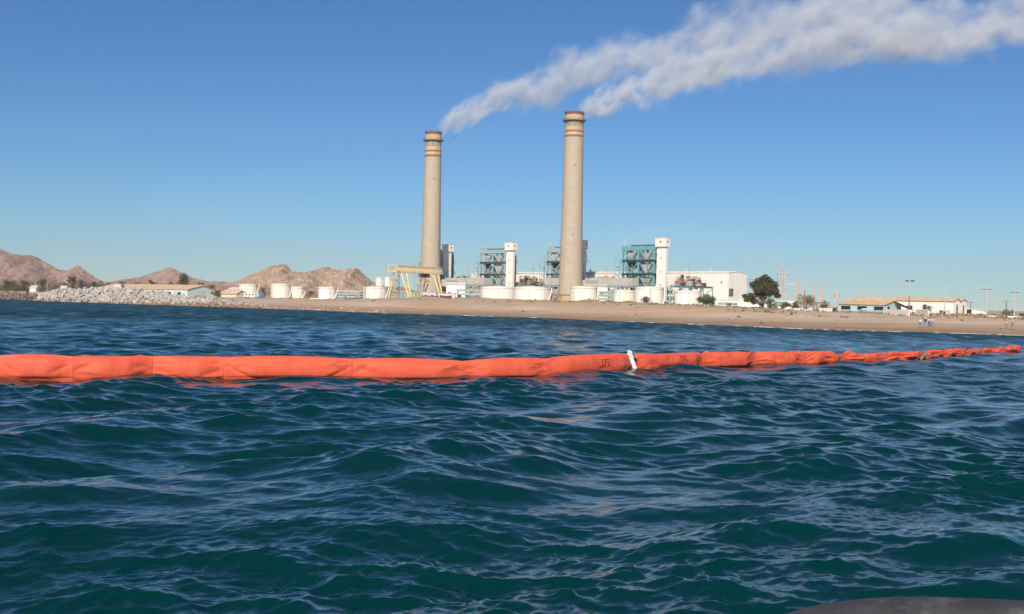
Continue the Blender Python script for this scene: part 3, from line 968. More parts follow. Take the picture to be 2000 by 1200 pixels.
def boiler_unit(label, u0, steel, rng, hseed):
    root = empty('boiler_unit', uv(u0, 0, -.6), -TH)
    tag(root, label, 'boiler unit', 'boiler units of the power plant')
    # ---- lift tower
    tw = MB().box(-3.1, 3.1, -.9, .9, 0, 34.2).build('lift_tower', WALLW, root)
    MB().box(-3.7, 3.7, -1.8, 2.2, 34.2, 38.9).build('tower_head', WALLW, tw)
    MB().box(-3.85, 3.85, -1.95, 2.35, 38.9, 39.15).build('tower_roof', LIGHTGREY, tw)
    m = MB()
    m.box(-3.7, 3.7, -1.8, 2.2, 33.95, 34.19); m.build('soffit', GREYD, tw)
    for name, bx_ in (('tower_window', (-.4, .5, -1.88, -1.803, 36.4, 37.4)), ('tower_window', (3.703, 3.78, -.3, .6, 36.4, 37.4))):
        MB().box(*bx_).build(name, DARK, tw)
    for z_ in (12, 19.5, 27.2):
        m = MB()
        for q in range(4): m.box(-1.2, 1.2, -.97, -.903, z_ + q * .32, z_ + q * .32 + .18)
        m.build('tower_louvre', LIGHTGREY, tw)
    # ---- main steel frame
    xs, ys = [-31.0, -19.5, -8.0], [3.0, 7.2, 11.4]
    zs = [11.5, 18.8, 26.6, 33.4]
    for x in xs:
        for y in ys:
            MB().bar((x, y, 0), (x, y, 34.0), .95).build('column', steel, root)
    m = MB()
    for z in zs: beam_grid(m, xs, ys, z, .8, 1.0)
    m.build('floor_beams', steel, root)
    # deep girder across the top
    MB().box(-32, -7.2, 2.4, 3.5, 32.6, 35.0).build('top_girder', steel, root)
    MB().box(-8.6, -7.5, 3.6, 11.9, 32.6, 35.0).build('top_girder', steel, root)
    MB().box(-26, -9, 4, 11, 35.0, 35.7).build('roof_deck', STEEL_DK, root)
    # bracing on the two visible faces
    for i in range(len(zs) - 1):
        za, zb = zs[i], zs[i + 1]
        for j in range(2):
            xa, xb = xs[j], xs[j + 1]
            xm = (xa + xb) / 2
            if i == 1 and j == 0:
                prs = [((xa, zb), (xm, za)), ((xm, za), (xb, zb)), ((xa + 3, za), (xa + 3, zb)), ((xa, za + 3.6), (xm, za + 3.6))]
            else:
                prs = [((xa, zb), (xm, za)), ((xm, za), (xb, zb))]
            for (p, q) in prs:
                MB().bar((p[0], ys[0], p[1]), (q[0], ys[0], q[1]), .55).build('brace', steel, root)
            ya, yb = ys[j], ys[j + 1]; ym = (ya + yb) / 2
            for (p, q) in (((ya, zb), (ym, za)), ((ym, za), (yb, zb))):
                MB().bar((xs[-1], p[0], p[1]), (xs[-1], q[0], q[1]), .5).build('brace', steel, root)
    for j in range(2):
        xa, xb = xs[j], xs[j + 1]
        MB().bar((xa, ys[0], .3), (xb, ys[0], zs[0] - .4), .5).build('brace', steel, root)
        if j: MB().bar((xb, ys[0], .3), (xa, ys[0], zs[0] - .4), .5).build('brace', steel, root)
    # walkway decks with railings
    for z in zs[:-1]:
        dk = MB().box(-32.6, -3.2, 1.0, 3.0, z + .52, z + .66).build('walkway', steel, root)
        MB().box(-7.6, -5.2, 3.2, 12.5, z + .52, z + .66).build('walkway', STEEL_DK, root)
        r = MB()
        for k in range(15):
            x = -31.5 + 2 * k
            r.bar((x, 1.1, z + .6), (x, 1.1, z + 1.75), .09)
        for zz in (1.15, 1.72): r.bar((-31.5, 1.1, z + zz), (-3.3, 1.1, z + zz), .1)
        for k in range(5):
            y = 3.5 + 2 * k
            r.bar((-5.3, y, z + .6), (-5.3, y, z + 1.75), .09)
        for zz in (1.15, 1.72): r.bar((-5.3, 3.4, z + zz), (-5.3, 12.2, z + zz), .1)
        r.build('railing', TEAL_PALE, dk)
    # ---- boiler body and its hoppers
    body = MB().box(-29.5, -9.5, 6.5, 10.8, 12.5, 31.5).build('boiler_body', CASING, root)
    m = MB()
    for k in range(8):
        z = 13.5 + 2.3 * k
        m.box(-29.7, -9.3, 6.3, 6.5, z, z + .25); m.box(-9.5, -9.3, 6.5, 10.8, z, z + .25)
    m.build('stiffeners', CASING, body)
    def hopper(xa, xb, z0, z1, y0, y1, taper, mt):
        t = taper
        vs = [(xa + t, y0 + .8, z0), (xb - t, y0 + .8, z0), (xb - t, y1, z0), (xa + t, y1, z0), (xa, y0, z1), (xb, y0, z1), (xb, y1, z1), (xa, y1, z1)]
        return MB().add(vs, [(0, 3, 2, 1), (4, 5, 6, 7), (0, 1, 5, 4), (1, 2, 6, 5), (2, 3, 7, 6), (3, 0, 4, 7)]).build('hopper', mt, root)
    hopper(-28.0, -20.6, 27.6, 31.2, 3.9, 6.28, 1.0, GREYD); hopper(-18.4, -9.2, 27.6, 31.4, 3.9, 6.28, 1.2, GREYD)
    hopper(-18.4, -9.4, 20.0, 24.8, 3.9, 6.28, 1.8, GREYD); hopper(-27.0, -21.5, 20.0, 22.5, 4.2, 6.28, .6, GREYD)
    MB().box(-29, -23.5, 4.3, 6.28, 22.7, 26.0).build('access_opening', DARK, root)
    hopper(-29, -20.6, 12.8, 17.8, 3.9, 6.28, 1.2, CASING); hopper(-18.2, -9.2, 12.6, 17.2, 3.9, 6.28, .6, CASING)
    # silver pipes at the top corner
    MB().tube([(-28.5, 4.2, 19), (-28.5, 4.2, 29), (-27.4, 4.2, 31.4), (-25.6, 4.4, 31.6), (-24.6, 4.4, 30)], .55, 10).build('pipe', LIGHTGREY, root, True)
    MB().tube([(-28.6, 4.2, 32.9), (-26.6, 4.2, 31.9)], .8, 10).build('pipe', LIGHTGREY, root, True)
    for k in range(9):
        x = rng.uniform(-30, -9); z = rng.choice((zs[0], zs[1], zs[2])) + .7
        w_ = rng.uniform(.5, 1.5); h_ = rng.uniform(.8, 2.3)
        MB().box(x, x + w_, 3.2, 4.2, z, z + h_).build('equipment_box', rng.choice((GREYD, TEAL_PALE, LIGHTGREY, RUSTD)), root)
    for k in range(26):
        x = rng.uniform(-31, -8); z = rng.uniform(2, 31); y = rng.uniform(1.6, 5.5)
        mt = rng.choice((steel, steel, GREYD, LIGHTGREY, RUSTD))
        if rng.random() < .5: MB().bar((x, y, z), (x, y, z + rng.uniform(2, 7)), rng.uniform(.12, .3)).build('pipe', mt, root)
        else: MB().bar((x, y, z), (min(-7, x + rng.uniform(2, 8)), y, z + rng.choice((0, 0, 1.5))), rng.uniform(.12, .3)).build('pipe', mt, root)
    # pipes and platforms crowding the inner end face
    for k in range(14):
        y = rng.uniform(4, 10); z = rng.uniform(10, 32); l_ = rng.uniform(1.0, 3.0)
        MB().box(-7.4, -7.4 + rng.uniform(.8, 3.4), y, y + l_, z, z + rng.uniform(.3, 1.3)).build('equipment_box', rng.choice((STEEL_DK, TEAL_PALE, RUSTD, STEEL_DK)), root)
    MB().tube([(-6.4, 11, 0), (-6.4, 11, 33)], .5, 8).build('pipe', GREYD, root, True)
    MB().tube([(-5.6, 7, 0), (-5.6, 7, 30)], .35, 8).build('pipe', GREYD, root, True)
    # ---- stair tower on the far corner
    st = MB()
    for (x, y) in ((-36, 1.5), (-32.6, 1.5), (-36, 5.5), (-32.6, 5.5)): st.bar((x, y, 0), (x, y, 27.6), .22)
    for z in (3.5, 7, 10.5, 13.5, 16, 18.5, 21, 23.5, 26, 27.5):
        st.bar((-36, 1.5, z), (-32.6, 1.5, z), .14); st.bar((-36, 5.5, z), (-32.6, 5.5, z), .14)
        st.bar((-36, 1.5, z), (-36, 5.5, z), .14)
    sto = st.build('stair_tower', TEAL_PALE, root)
    for k, z in enumerate((3.5, 7, 10.5, 13.5, 16, 18.5, 21, 23.5)):
        za = z + (2.4 if z > 13 else 3.4)
        p, q = ((-35.4, 2.2, z), (-33, 4.8, za)) if k % 2 else ((-33, 4.8, z), (-35.4, 2.2, za))
        MB().bar(p, q, 1.2, .25).build('stair_flight', LIGHTGREY, sto)
        MB().box(-35.8, -32.8, 1.7, 5.3, z - .08, z + .06).build('landing', LIGHTGREY, sto)
    MB().bar((-35.8, 1.6, 27.5), (-30.2, 3, 33.6), .16).build('stay', TEAL_PALE, root)
    # roof bits: vent stack and rail posts
    MB().tube([(-30, 4, 35), (-30, 4, 38.4), (-29.6, 4, 39.0)], .35, 8).build('vent_stack', LIGHTGREY, root, True)
    m = MB()
    for k in range(10): m.bar((-31 + 2.6 * k, 3, 35), (-31 + 2.6 * k, 3, 36.1), .09)
    m.bar((-31.5, 3, 36.05), (-7.5, 3, 36.05), .09)
    m.build('railing', STEEL_DK, root)
    return root

def heater_deck(label, u0, steel, rng):
    """rusty heaters and pipework on a braced steel deck beside a lift tower"""
    root = empty('heater_deck', uv(u0, 0, -.6), -TH)
    tag(root, label, 'pipework', 'rusty heater decks between the boiler units')
    xs, ys = [4.6, 12.5, 20.5], [2.0, 11.0, 20.0]
    for x in xs:
        for y in ys: MB().bar((x, y, 0), (x, y, 11.4), .6).build('column', steel, root)
    m = MB()
    beam_grid(m, xs, ys, 11.7, .6, .7); beam_grid(m, xs, ys, 6.0, .45, .5)
    m.build('deck_beams', steel, root)
    MB().box(4.0, 21.2, 1.4, 20.6, 12.06, 12.25).build('deck_plate', STEEL_DK, root)
    for j in range(2):
        for (za, zb) in ((.3, 5.7), (6.3, 11.3)):
            MB().bar((xs[j], ys[0], za), (xs[j + 1], ys[0], zb), .35).build('brace', steel, root)
            MB().bar((xs[j + 1], ys[0] + .02, za), (xs[j], ys[0] + .02, zb), .35).build('brace', steel, root)
            MB().bar((xs[-1], ys[j], za), (xs[-1], ys[j + 1], zb), .35).build('brace', steel, root)
    for k in range(52):
        x = 5 + 13 * rng.random() ** 1.4; y = rng.uniform(2, 16); z = 12.3 + (rng.random() ** 1.4) * 6.0 * (1 - abs(x - 10) / 14)
        mt = rng.choice((RUST, RUSTD, RUSTD, GREYD, CASING))
        if rng.random() < .28:
            l_ = rng.uniform(1.2, 2.8)
            MB().tube([(x, y, z), (x + l_, y, z)], rng.uniform(.35, .9), 10).build('heater_vessel', mt, root, True)
        else:
            MB().box(x, x + rng.uniform(.8, 2.6), y, y + rng.uniform(.8, 2.5), 12.26, z + .8).build('heater_casing', mt, root)
    for k in range(16):
        x = rng.uniform(5, 17); y = rng.uniform(1.6, 5); z = rng.uniform(13, 18.0)
        MB().tube([(x, y, 12.2), (x, y, z), (x + rng.uniform(.8, 3), y + rng.uniform(-.5, 1), z)], rng.uniform(.12, .3), 7).build('pipe', rng.choice((RUST, GREYD, RUSTD, LIGHTGREY)), root, True)
    for k in range(7):
        x = rng.uniform(5, 19); z = rng.uniform(13, 18.5)
        m = MB(); m.bar((x, 2.2, 12.2), (x, 2.2, z), .22); m.bar((x, 2.2, z - .2), (x + rng.uniform(1, 4), 2.2, z - .2), .2)
        m.build('pipe_support', rng.choice((RUST, steel)), root)
    MB().bar((13, 8, 12.2), (13, 8, 24), .14).build('mast', RUST, root)
    for k in range(6):
        x = rng.uniform(5, 18)
        MB().box(x, x + rng.uniform(1, 3), 3, 6, .05, rng.uniform(2, 5)).build('equipment_box', rng.choice((RUST, GREYD, STEEL_DK)), root)
    return root

def breeching(label, u0, side, rng):
    """flue duct from a boiler to its chimney, carried on blue trestles"""
    root = empty('flue_duct', uv(u0, 0, -.6), -TH)
    tag(root, label, 'duct', 'flue ducts leading to the chimneys')
    if side < 0: xa, xb = -41, -13
    else: xa, xb = -19, 14
    MB().box(xa, xb, -10.5, -4.5, 11.8, 16.2).build('duct', GREYD, root)
    n = int((xb - xa) / 3.4)
    for k in range(n + 1):
        x = xa + (xb - xa) * k / n
        MB().box(x - .12, x + .12, -10.75, -10.503, 11.6, 16.4).build('stiffener', GREYD, root)
    end = xa if side < 0 else xb
    s = -1 if side < 0 else 1
    MB().add([(end, -10.5, 11.8), (end, -4.5, 11.8), (end, -4.5, 16.2), (end, -10.5, 16.2), (end + s * 5, -13, 10.4), (end + s * 5, -7, 10.4), (end + s * 5, -7, 14.8), (end + s * 5, -13, 14.8)],
             [(0, 1, 5, 4), (1, 2, 6, 5), (2, 3, 7, 6), (3, 0, 4, 7), (4, 5, 6, 7), (3, 2, 1, 0)]).build('duct_bend', GREYD, root)
    MB().box(min(end + s * 5, end + s * 9), max(end + s * 5, end + s * 9), -21, -7, 10.4, 14.8).build('duct', GREYD, root)
    MB().box(xa - 3, xb + 1, -11.3, -3.8, 10.9, 11.5).build('trestle_beam', TEAL_PALE, root)
    for k in range(4):
        x = xa + (xb - xa) * (k + .3) / 3.6
        MB().bar((x, -10.8, 0), (x, -10.8, 10.88), .55).build('trestle_leg', TEAL_PALE, root)
        MB().bar((x - 2.2, -10.8, 6.0), (x, -10.8, 10.6), .4).build('brace', TEAL_PALE, root)
        MB().bar((x + 2.2, -10.8, 6.0), (x, -10.8, 10.6), .4).build('brace', TEAL_PALE, root)
    MB().box(xa + 2, xb - 2, -9.8, -3, 4.2, 9.6).build('fan_house', CASING, root)
    for k in range(3):
        x = xa + (xb - xa) * (k + .5) / 3
        MB().tube([(x - 1.5, -11, 7.0), (x + 1.5, -11, 7.0)], 1.5, 14).build('fan_casing', GREYD, root, True)
    # small pipework, valves and ladders crowding the front
    for k in range(22):
        x = rng.uniform(xa - 4, xb + 2); y = rng.uniform(-19, -12.2); z = rng.uniform(3.5, 11)
        mt = rng.choice((TEAL_PALE, TEAL_PALE, RUST, GREYD, LIGHTGREY, RUSTD))
        q = rng.random()
        if q < .35:
            MB().tube([(x, y, 0), (x, y, z), (x + rng.uniform(1.5, 6), y, z), (x + 6, y, z - rng.uniform(1, 3))], rng.uniform(.18, .4), 8).build('pipe', mt, root, True)
        elif q < .6:
            MB().lathe([(.9, 0), (.9, z * .55), (.5, z * .55 + .7), (.05, z * .55 + .8)], 12, (x, y)).build('vessel', mt, root, True)
        elif q < .8:
            mm = MB(); w2 = rng.uniform(2, 5)
            for dx in (0, w2): mm.bar((x + dx, y, 0), (x + dx, y, z), .25)
            for zz in (z * .5, z): mm.bar((x, y, zz), (x + w2, y, zz), .25)
            mm.bar((x, y, 0), (x + w2, y, z * .5), .16)
            mm.build('support_frame', TEAL_PALE, root)
        else:
            MB().box(x, x + rng.uniform(1, 3.5), y, y + 1.5, 0, z * .6).build('equipment_box', mt, root)
    mm = MB()
    for k in range(12):
        x = xa + (xb - xa) * k / 11
        mm.bar((x, -10.4, 16.2), (x, -10.4, 17.4), .09)
    mm.bar((xa, -10.4, 17.35), (xb, -10.4, 17.35), .1)
    mm.build('railing', TEAL_PALE, root)
    return root

rg = random.Random(21)
boiler_unit('farthest grey-teal boiler unit mostly hidden behind the farther chimney', -183, TEAL_PALE, rg, 1)
boiler_unit('faded blue boiler frame with white lift tower between the two chimneys', -122, TEAL_PALE, rg, 2)
boiler_unit('boiler unit whose frame shows on both sides of the taller chimney', -61, TEAL_PALE, rg, 3)
boiler_unit('bright teal boiler frame with white lift tower nearest the white hall', 0, TEAL, rg, 4)
heater_deck('rusty pipework deck just beside the farther chimney and its dark tower', -183, TEAL_PALE, rg)
heater_deck('rusty pipework deck between the faded blue frame and taller chimney', -122, TEAL_PALE, rg)
heater_deck('rusty pipework deck just beyond the taller chimney, left of the teal frame', -61, TEAL_PALE, rg)
heater_deck('rusty pipework deck on teal braces in front of the white hall', 0, TEAL, rg)
breeching('grey flue duct in front of the bright teal boiler frame', 0, -1, rg)
breeching('grey flue duct running into the left of the taller chimney', -61, 1, rg)
breeching('grey flue duct in front of the faded blue boiler frame', -122, -1, rg)
breeching('grey flue duct seen behind the legs of the yellow gantry crane', -183, 1, rg)

# ------------------------------------------------------------------ tanks
def tank(label, xl, xr, ytop, D, mt, seed, name='storage_tank', base=None, group='white storage tanks along the yard'):
    cx = (xl + xr) / 2
    r = (xr - xl) / 2 / FPX * D
    x = gx(cx, D)
    z0 = (gz(x, D) - .25) if base is None else base
    H = zc(cx, ytop, D) - z0
    root = empty(name, (x, D, z0))
    tag(root, label, 'tank', group)
    rnd = random.Random(seed)
    n = 48
    nc = max(2, int(H / 2.2))
    prof = []
    for k in range(nc):
        za, zb = H * k / nc, H * (k + 1) / nc
        prof += [(r, za), (r, zb - .03), (r - .02, zb - .02), (r - .02, zb)]
    MB().lathe(prof, n, cap0=False, cap1=False).build('shell', mt, root, True)
    rf = MB().lathe([(r + .02, H), (r * .5, H + r * .045), (.05, H + r * .09)], n, cap0=False).build('roof', mt, root, True)
    MB().lathe([(r - .01, H - .35 - H * .06), (r + .10, H - .35 - H * .06), (r + .10, H - .16 - H * .06), (r - .01, H - .16 - H * .06)], n, cap0=False, cap1=False).build('wind_girder', GREYD, root)
    MB().lathe([(r - .01, H - .06), (r + .06, H - .06), (r + .06, H + .05), (r - .01, H + .06)], n, cap0=False, cap1=False).build('top_angle', mt, root)
    # spiral stair and drain pipes
    a0 = rnd.uniform(-.75, -.55)
    st_pts = []
    for k in range(13):
        t = a0 + .8 * k / 12 * (5 / max(r, 3)) * 1.1
        st_pts.append((math.cos(t) * (r + .35), math.sin(t) * (r + .35), .1 + (H - .2) * k / 12))
    MB().tube(st_pts, .22, 6).build('stair', mt, root)
    for k in range(rnd.randint(2, 3)):
        t = R(-90) + rnd.uniform(-1.1, 1.1)
        m = MB(); p = Vector((math.cos(t), math.sin(t), 0)) * (r + .08)
        m.tube([p + Vector((0, 0, .1)), p + Vector((0, 0, H - .5 - H * .06))], .06, 6)
        m.build('pipe', RUST if rnd.random() < .6 else GREYD, root)
    MB().lathe([(.25, 0), (.25, .5), (.35, .55), (.1, .8)], 8, (r * .4, 0)).build('vent', mt, rf, True).location = (0, 0, H)
    return root
tank('cream tank with rust streaks farthest from the chimneys', 467, 504, 556, 620, TANKC, 1)
tank('cream tank touching a smaller white tank below the tan hill', 529, 568, 555.5, 600, TANKC, 2)
tank('small white tank just beside the wider cream tank', 567.5, 594, 561, 603, TANKW, 3)
tank('white tank with a blue pipe rack beside it, below the hill', 621, 657, 561.5, 560, TANKW, 4)
tank('wide low white tank next to the yellow gantry crane', 709, 757, 561, 590, TANKW, 5)
tank('very wide low white tank below the faded blue boiler frame', 938, 1011, 561, 560, TANKW, 6)
tank('very wide low white tank nearer the taller chimney', 1003, 1076, 562, 540, TANKW, 7)
tank('tall-sided white tank at the foot of the taller chimney', 1113, 1166, 560.5, 480, TANKC, 8)
tank('cream tank between pipe rack and bigger white tank', 1197, 1242, 567.5, 482, TANKC, 9)
tank('largest plain white tank under the teal lift tower', 1239, 1296, 561.5, 470, TANKW, 10)
tank('white tank beside the round green bush', 1317, 1369, 569, 465, TANKW, 11)
tank('small white tank on the hill, farther from the crane', 733, 747, 542.5, 1560, TANKW, 12, base=zc(740, 556, 1560) - 2, group='small tanks on the hill')
tank('small white tank on the hill, nearer the crane', 750.5, 763.5, 541.5, 1560, TANKW, 13, base=zc(757, 557, 1560) - 2, group='small tanks on the hill')

# ------------------------------------------------------------------ gantry crane
A_ = Vector((gx(776, 560), 560, 0)); B_ = Vector((gx(850, 588), 588, 0))
ax = (B_ - A_); LG = ax.length; ang = math.atan2(ax.y, ax.x)
zg = gz(A_.x, A_.y) - .1
cr = empty('gantry_crane', (A_.x, A_.y, zg), ang)
tag(cr, 'yellow gantry crane with lattice girders standing in front of the farther chimney', 'crane')
zb = zc(776, 531, 560) - zg; zt = zc(776, 519, 560) - zg
for s, yy in ((-1, -2.2), (1, 2.2)):
    m = MB()
    x0, x1 = -5.0, LG + 3.0
    for z in (zb, zt):
        xa = x0 + (1.6 if z == zt else 0)
        m.bar((xa, yy, z), (x1 - (1.6 if z == zt else 0), yy, z), .5)
    n = 18
    for k in range(n):
        a = x0 + (x1 - x0) * k / n; b2 = x0 + (x1 - x0) * (k + 1) / n; mid = (a + b2) / 2
        m.bar((a, yy, zb), (mid, yy, zt), .34); m.bar((mid, yy, zt), (b2, yy, zb), .34)
    m.build('girder', YELP if s < 0 else YEL, cr)
m = MB()
for k in range(14):
    x = -5 + (LG + 7.5) * k / 13
    m.bar((x, -2.2, zb), (x, 2.2, zb), .22); m.bar((x, -2.2, zt), (x, 2.2, zt), .18)
m.build('cross_ties', YEL, cr)
for xx in (2.0, LG - 3.0):
    for s in (-1, 1):
        m = MB()
        for dx in (-2.2, 2.2):
            m.bar((xx + dx, s * 2.0, zb), (xx + dx * .25, s * 6.4, .8), .62)
        for t in (.3, .6, .85):
            y_ = s * (2.0 + 4.4 * t); z_ = zb + (.8 - zb) * t; w_ = 2.2 * (1 - .75 * t)
            m.bar((xx - w_, y_, z_), (xx + w_, y_, z_), .25)
        m.build('leg', YELP if s > 0 else YEL, cr)
        MB().box(xx - 2.6, xx + 2.6, s * 6.4 - .5, s * 6.4 + .5, .05, .9).build('bogie', YEL, cr)
    MB().bar((xx, -6.4, 1.2), (xx, 6.4, 1.2), .4).build('sill_beam', YEL, cr)
tr = MB().box(LG * .62, LG * .62 + 4.5, -1.7, 1.7, zb - 2.2, zb - .2).build('trolley', STEEL_DK, cr)
MB().box(LG * .62 - .5, LG * .62 + 5, -1.2, 1.2, zb - 4.0, zb - 3.3).build('hook_block', YEL, tr)
m = MB()
for dx in (0, 1.2, 2.4, 3.6): m.bar((LG * .62 + dx, 0, zb - 3.4), (LG * .62 + dx, 0, zb - 2.0), .1)
m.build('cables', STEEL_DK, tr)
m = MB()
for x in (-3.4, -2.0): m.bar((x, -2.6, zb), (x, -2.6, 1.0), .16)
for k in range(18): m.bar((-3.4, -2.6, 1.3 + k * .75), (-2.0, -2.6, 1.3 + k * .75), .09)
m.build('ladder', STEEL_DK, cr)
# ------------------------------------------------------------------ yard clutter
def at_ground(pxx, D, dz=-.15):
    x = gx(pxx, D)
    return Vector((x, D, gz(x, D) + dz))

def pipe_rack(label, xl, xr, ytop, D, steel, seed, levels=3):
    rnd = random.Random(seed)
    p0 = at_ground(xl, D); p1 = at_ground(xr, D)
    w = p1.x - p0.x; H = zc((xl + xr) / 2, ytop, D) - p0.z
    root = empty('pipe_rack', p0, R(-6)); tag(root, label, 'pipe rack', 'steel pipe racks in the yard')
    n = max(2, int(w / 4.5))
    for k in range(n + 1):
        for y in (0, 3.0): MB().bar((w * k / n, y, 0), (w * k / n, y, H), .3).build('post', steel, root)
    for l in range(levels):
        z = H * (l + 1) / levels - .2
        m = MB()
        for y in (0, 3.0): m.bar((-.3, y, z), (w + .3, y, z), .3)
        for k in range(n + 1): m.bar((w * k / n, 0, z - .02), (w * k / n, 3, z - .02), .25)
        m.build('beam', steel, root)
        for q in range(rnd.randint(2, 3)):
            y = .5 + q * .9; r_ = rnd.uniform(.14, .32)
            MB().tube([(-1, y, z + r_ + .17), (w + 1, y, z + r_ + .17)], r_, 8).build('pipe', rnd.choice((LIGHTGREY, steel, RUST, GREYD)), root, True)
    for k in range(n):
        if rnd.random() < .7: MB().bar((w * k / n, -.02, .1), (w * (k + 1) / n, -.02, H * .6), .2).build('brace', steel, root)
    for k in range(5):
        x = rnd.uniform(0, w * .9)
        MB().box(x, x + rnd.uniform(.6, 2), 3.4, 5, .05, rnd.uniform(.8, 2.4)).build('equipment_box', rnd.choice((RUST, GREYD, LIGHTGREY, STEEL_DK, TEAL_PALE)), root)
    return root
pipe_rack('blue pipe rack between two white tanks below the hill', 657, 703, 570, 575, TEAL_PALE, 1)
pipe_rack('blue pipe rack left of the twin very wide tanks', 893, 940, 568, 575, TEAL_PALE, 2)
pipe_rack('blue pipe rack beside the tall-sided tank near the taller chimney', 1168, 1196, 572, 490, TEAL_PALE, 3, 4)
pipe_rack('blue pipe rack in the gap right of the largest white tank', 1294, 1318, 579, 478, TEAL_PALE, 4, 2)
pipe_rack('pale pipe rack seen between the legs of the yellow crane', 770, 800, 570, 600, TEAL_PALE, 5)
pipe_rack('low pipe rack behind the tall-sided tank at the chimney foot', 1076, 1114, 577, 560, RUST, 6, 2)

def box_building(name, label, xl, xr, ytop, D, depth, mt, roofmt, rz=0, roof_over=.25, roof_h=.3, wins=(), group=None, cat='building', door=None):
    p0 = at_ground(xl, D); p1 = at_ground(xr, D)
    w = (p1.x - p0.x) / max(.3, math.cos(rz)); H = zc((xl + xr) / 2, ytop, D) - p0.z
    root = empty(name, p0, rz); tag(root, label, cat, group)
    MB().box(0, w, 0, depth, 0, H - roof_h).build('wall', mt, root)
    MB().box(-roof_over, w + roof_over, -roof_over, depth + roof_over, H - roof_h + .003, H).build('roof', roofmt, root)
    for (a, b2, z0, z1) in wins: wall_opening(root, 'x', a * w, b2 * w, z0 * H, z1 * H, 0, LIGHTGREY, GLASS, 2, 1)
    if door: wall_opening(root, 'x', door[0] * w, door[1] * w, .1, door[2] * H, 0, LIGHTGREY, DARK, 1, 1, 'door')
    return root
box_building('pump_house', 'white pump house with grey roof beside the dark lift tower', 871, 908, 552, 620, 9, WALLW, LIGHTGREY, 0, .4, 1.2, [(.1, .25, .3, .5)], door=(.6, .8, .45))
box_building('switch_house', 'small pale switch house in front of the grey flue duct and rusty deck', 1140, 1184, 555, 590, 8, LIGHTGREY, GREYD, 0, .3, .9, [(.2, .45, .5, .7)])
box_building('switch_house', 'small white switch box on the yard between tank and pipe rack', 1166, 1186, 560, 500, 4, WALLW, LIGHTGREY, 0, .2, .2, [(.3, .6, .5, .75)])
box_building('site_hut', 'grey flat-topped hut under the right end of the crane', 826, 852, 571, 560, 5, LIGHTGREY, LIGHTGREY, 0, .2, .25, [(.1, .3, .4, .7), (.6, .8, .4, .7)])
box_building('site_hut', 'grey flat-topped hut beside the one under the crane', 855, 889, 572.5, 560, 5, LIGHTGREY, GREYD, 0, .2, .25, [(.1, .3, .4, .7)], door=(.6, .8, .7))
def container(label, xl, xr, ytop, D, mt):
    p0 = at_ground(xl, D); p1 = at_ground(xr, D); w = p1.x - p0.x; H = zc(xl, ytop, D) - p0.z
    root = empty('container', p0); tag(root, label, 'container')
    MB().box(0, w, .06, 2.4, 0, H).build('body', mt, root)
    for k in range(int(w / .5)): MB().box(.1 + k * .5, .35 + k * .5, 0, .057, .1, H - .1).build('rib', mt, root)
    MB().box(-.05, w + .05, .02, 2.45, H, H + .1).build('roof', mt, root)
container('long maroon container on the ground below the grey hut', 823, 856, 578, 545, MAROON)
container('shorter maroon container right of the long maroon one', 859, 880, 578.5, 545, MAROON)
container('low white container beside the tank with the blue pipe rack', 606, 634, 583, 520, WALLW)

# yellow-green railings under the crane, and the yellow barrier at the chimney foot
def railing(name, label, xl, xr, ytop, D, mt, n=10):
    p0 = at_ground(xl, D, -.05); p1 = at_ground(xr, D, -.05); H = zc((xl + xr) / 2, ytop, D) - p0.z
    H = max(H, 1.1)
    root = empty(name, p0); tag(root, label, 'railing')
    for k in range(n + 1):
        p = (p1 - p0) * k / n
        MB().bar(p, p + Vector((0, 0, H)), .12).build('post', mt, root)
    for f_ in (.5, .98): MB().bar(Vector((0, 0, H * f_)), (p1 - p0) + Vector((0, 0, H * f_)), .12).build('rail', mt, root)
GREENY = mat('green_yellow_paint', (0.50, 0.52, 0.16), .6, .15, 1)
railing('yard_railing', 'green and yellow railing between the legs of the crane', 798, 822, 572, 540, GREENY)
YELB = mat('yellow_plastic', (0.78, 0.55, 0.05), .6, .1, 1)
railing('barrier', 'yellow barrier fence on the sand before the tall-sided tank', 1088, 1122, 591, 420, YELB, 14)

# blue trailer with white cabin left of the tanks
t0 = at_ground(476, 470, .05)
tl = empty('work_trailer', t0); tag(tl, 'small blue and white site trailer parked on the beach below the tanks', 'trailer')
w = gx(515, 470) - t0.x
BLUEP = mat('blue_tarp', (.05, .16, .33), .6, .2, 1)
MB().box(0, w * .55, 0, 2.2, .6, 2.0).build('cabin', WALLW, tl)
MB().box(w * .56, w * .78, 0, 2.2, .6, 2.3).build('cabin_side', TEAL_PALE, tl)
MB().box(w * .79, w, 0, 2.2, .4, 2.2).build('tarp', BLUEP, tl)
for x in (.9, 2.0, w * .7, w * .9):
    wh = MB(); wh.tube([(x, -.08, .36), (x, .2, .36)], .36, 14); wh.build('wheel', STEEL_DK, tl)
for a in (.08, .24, .40): MB().box(w * a, w * (a + .09), -.05, -.003, 1.2, 1.75).build('window', GLASS, tl)
for x in (.05, w * .3, w * .55): MB().bar((x, -.1, .4), (x, -.1, 3.2), .09).build('pole', TEAL_PALE, tl)

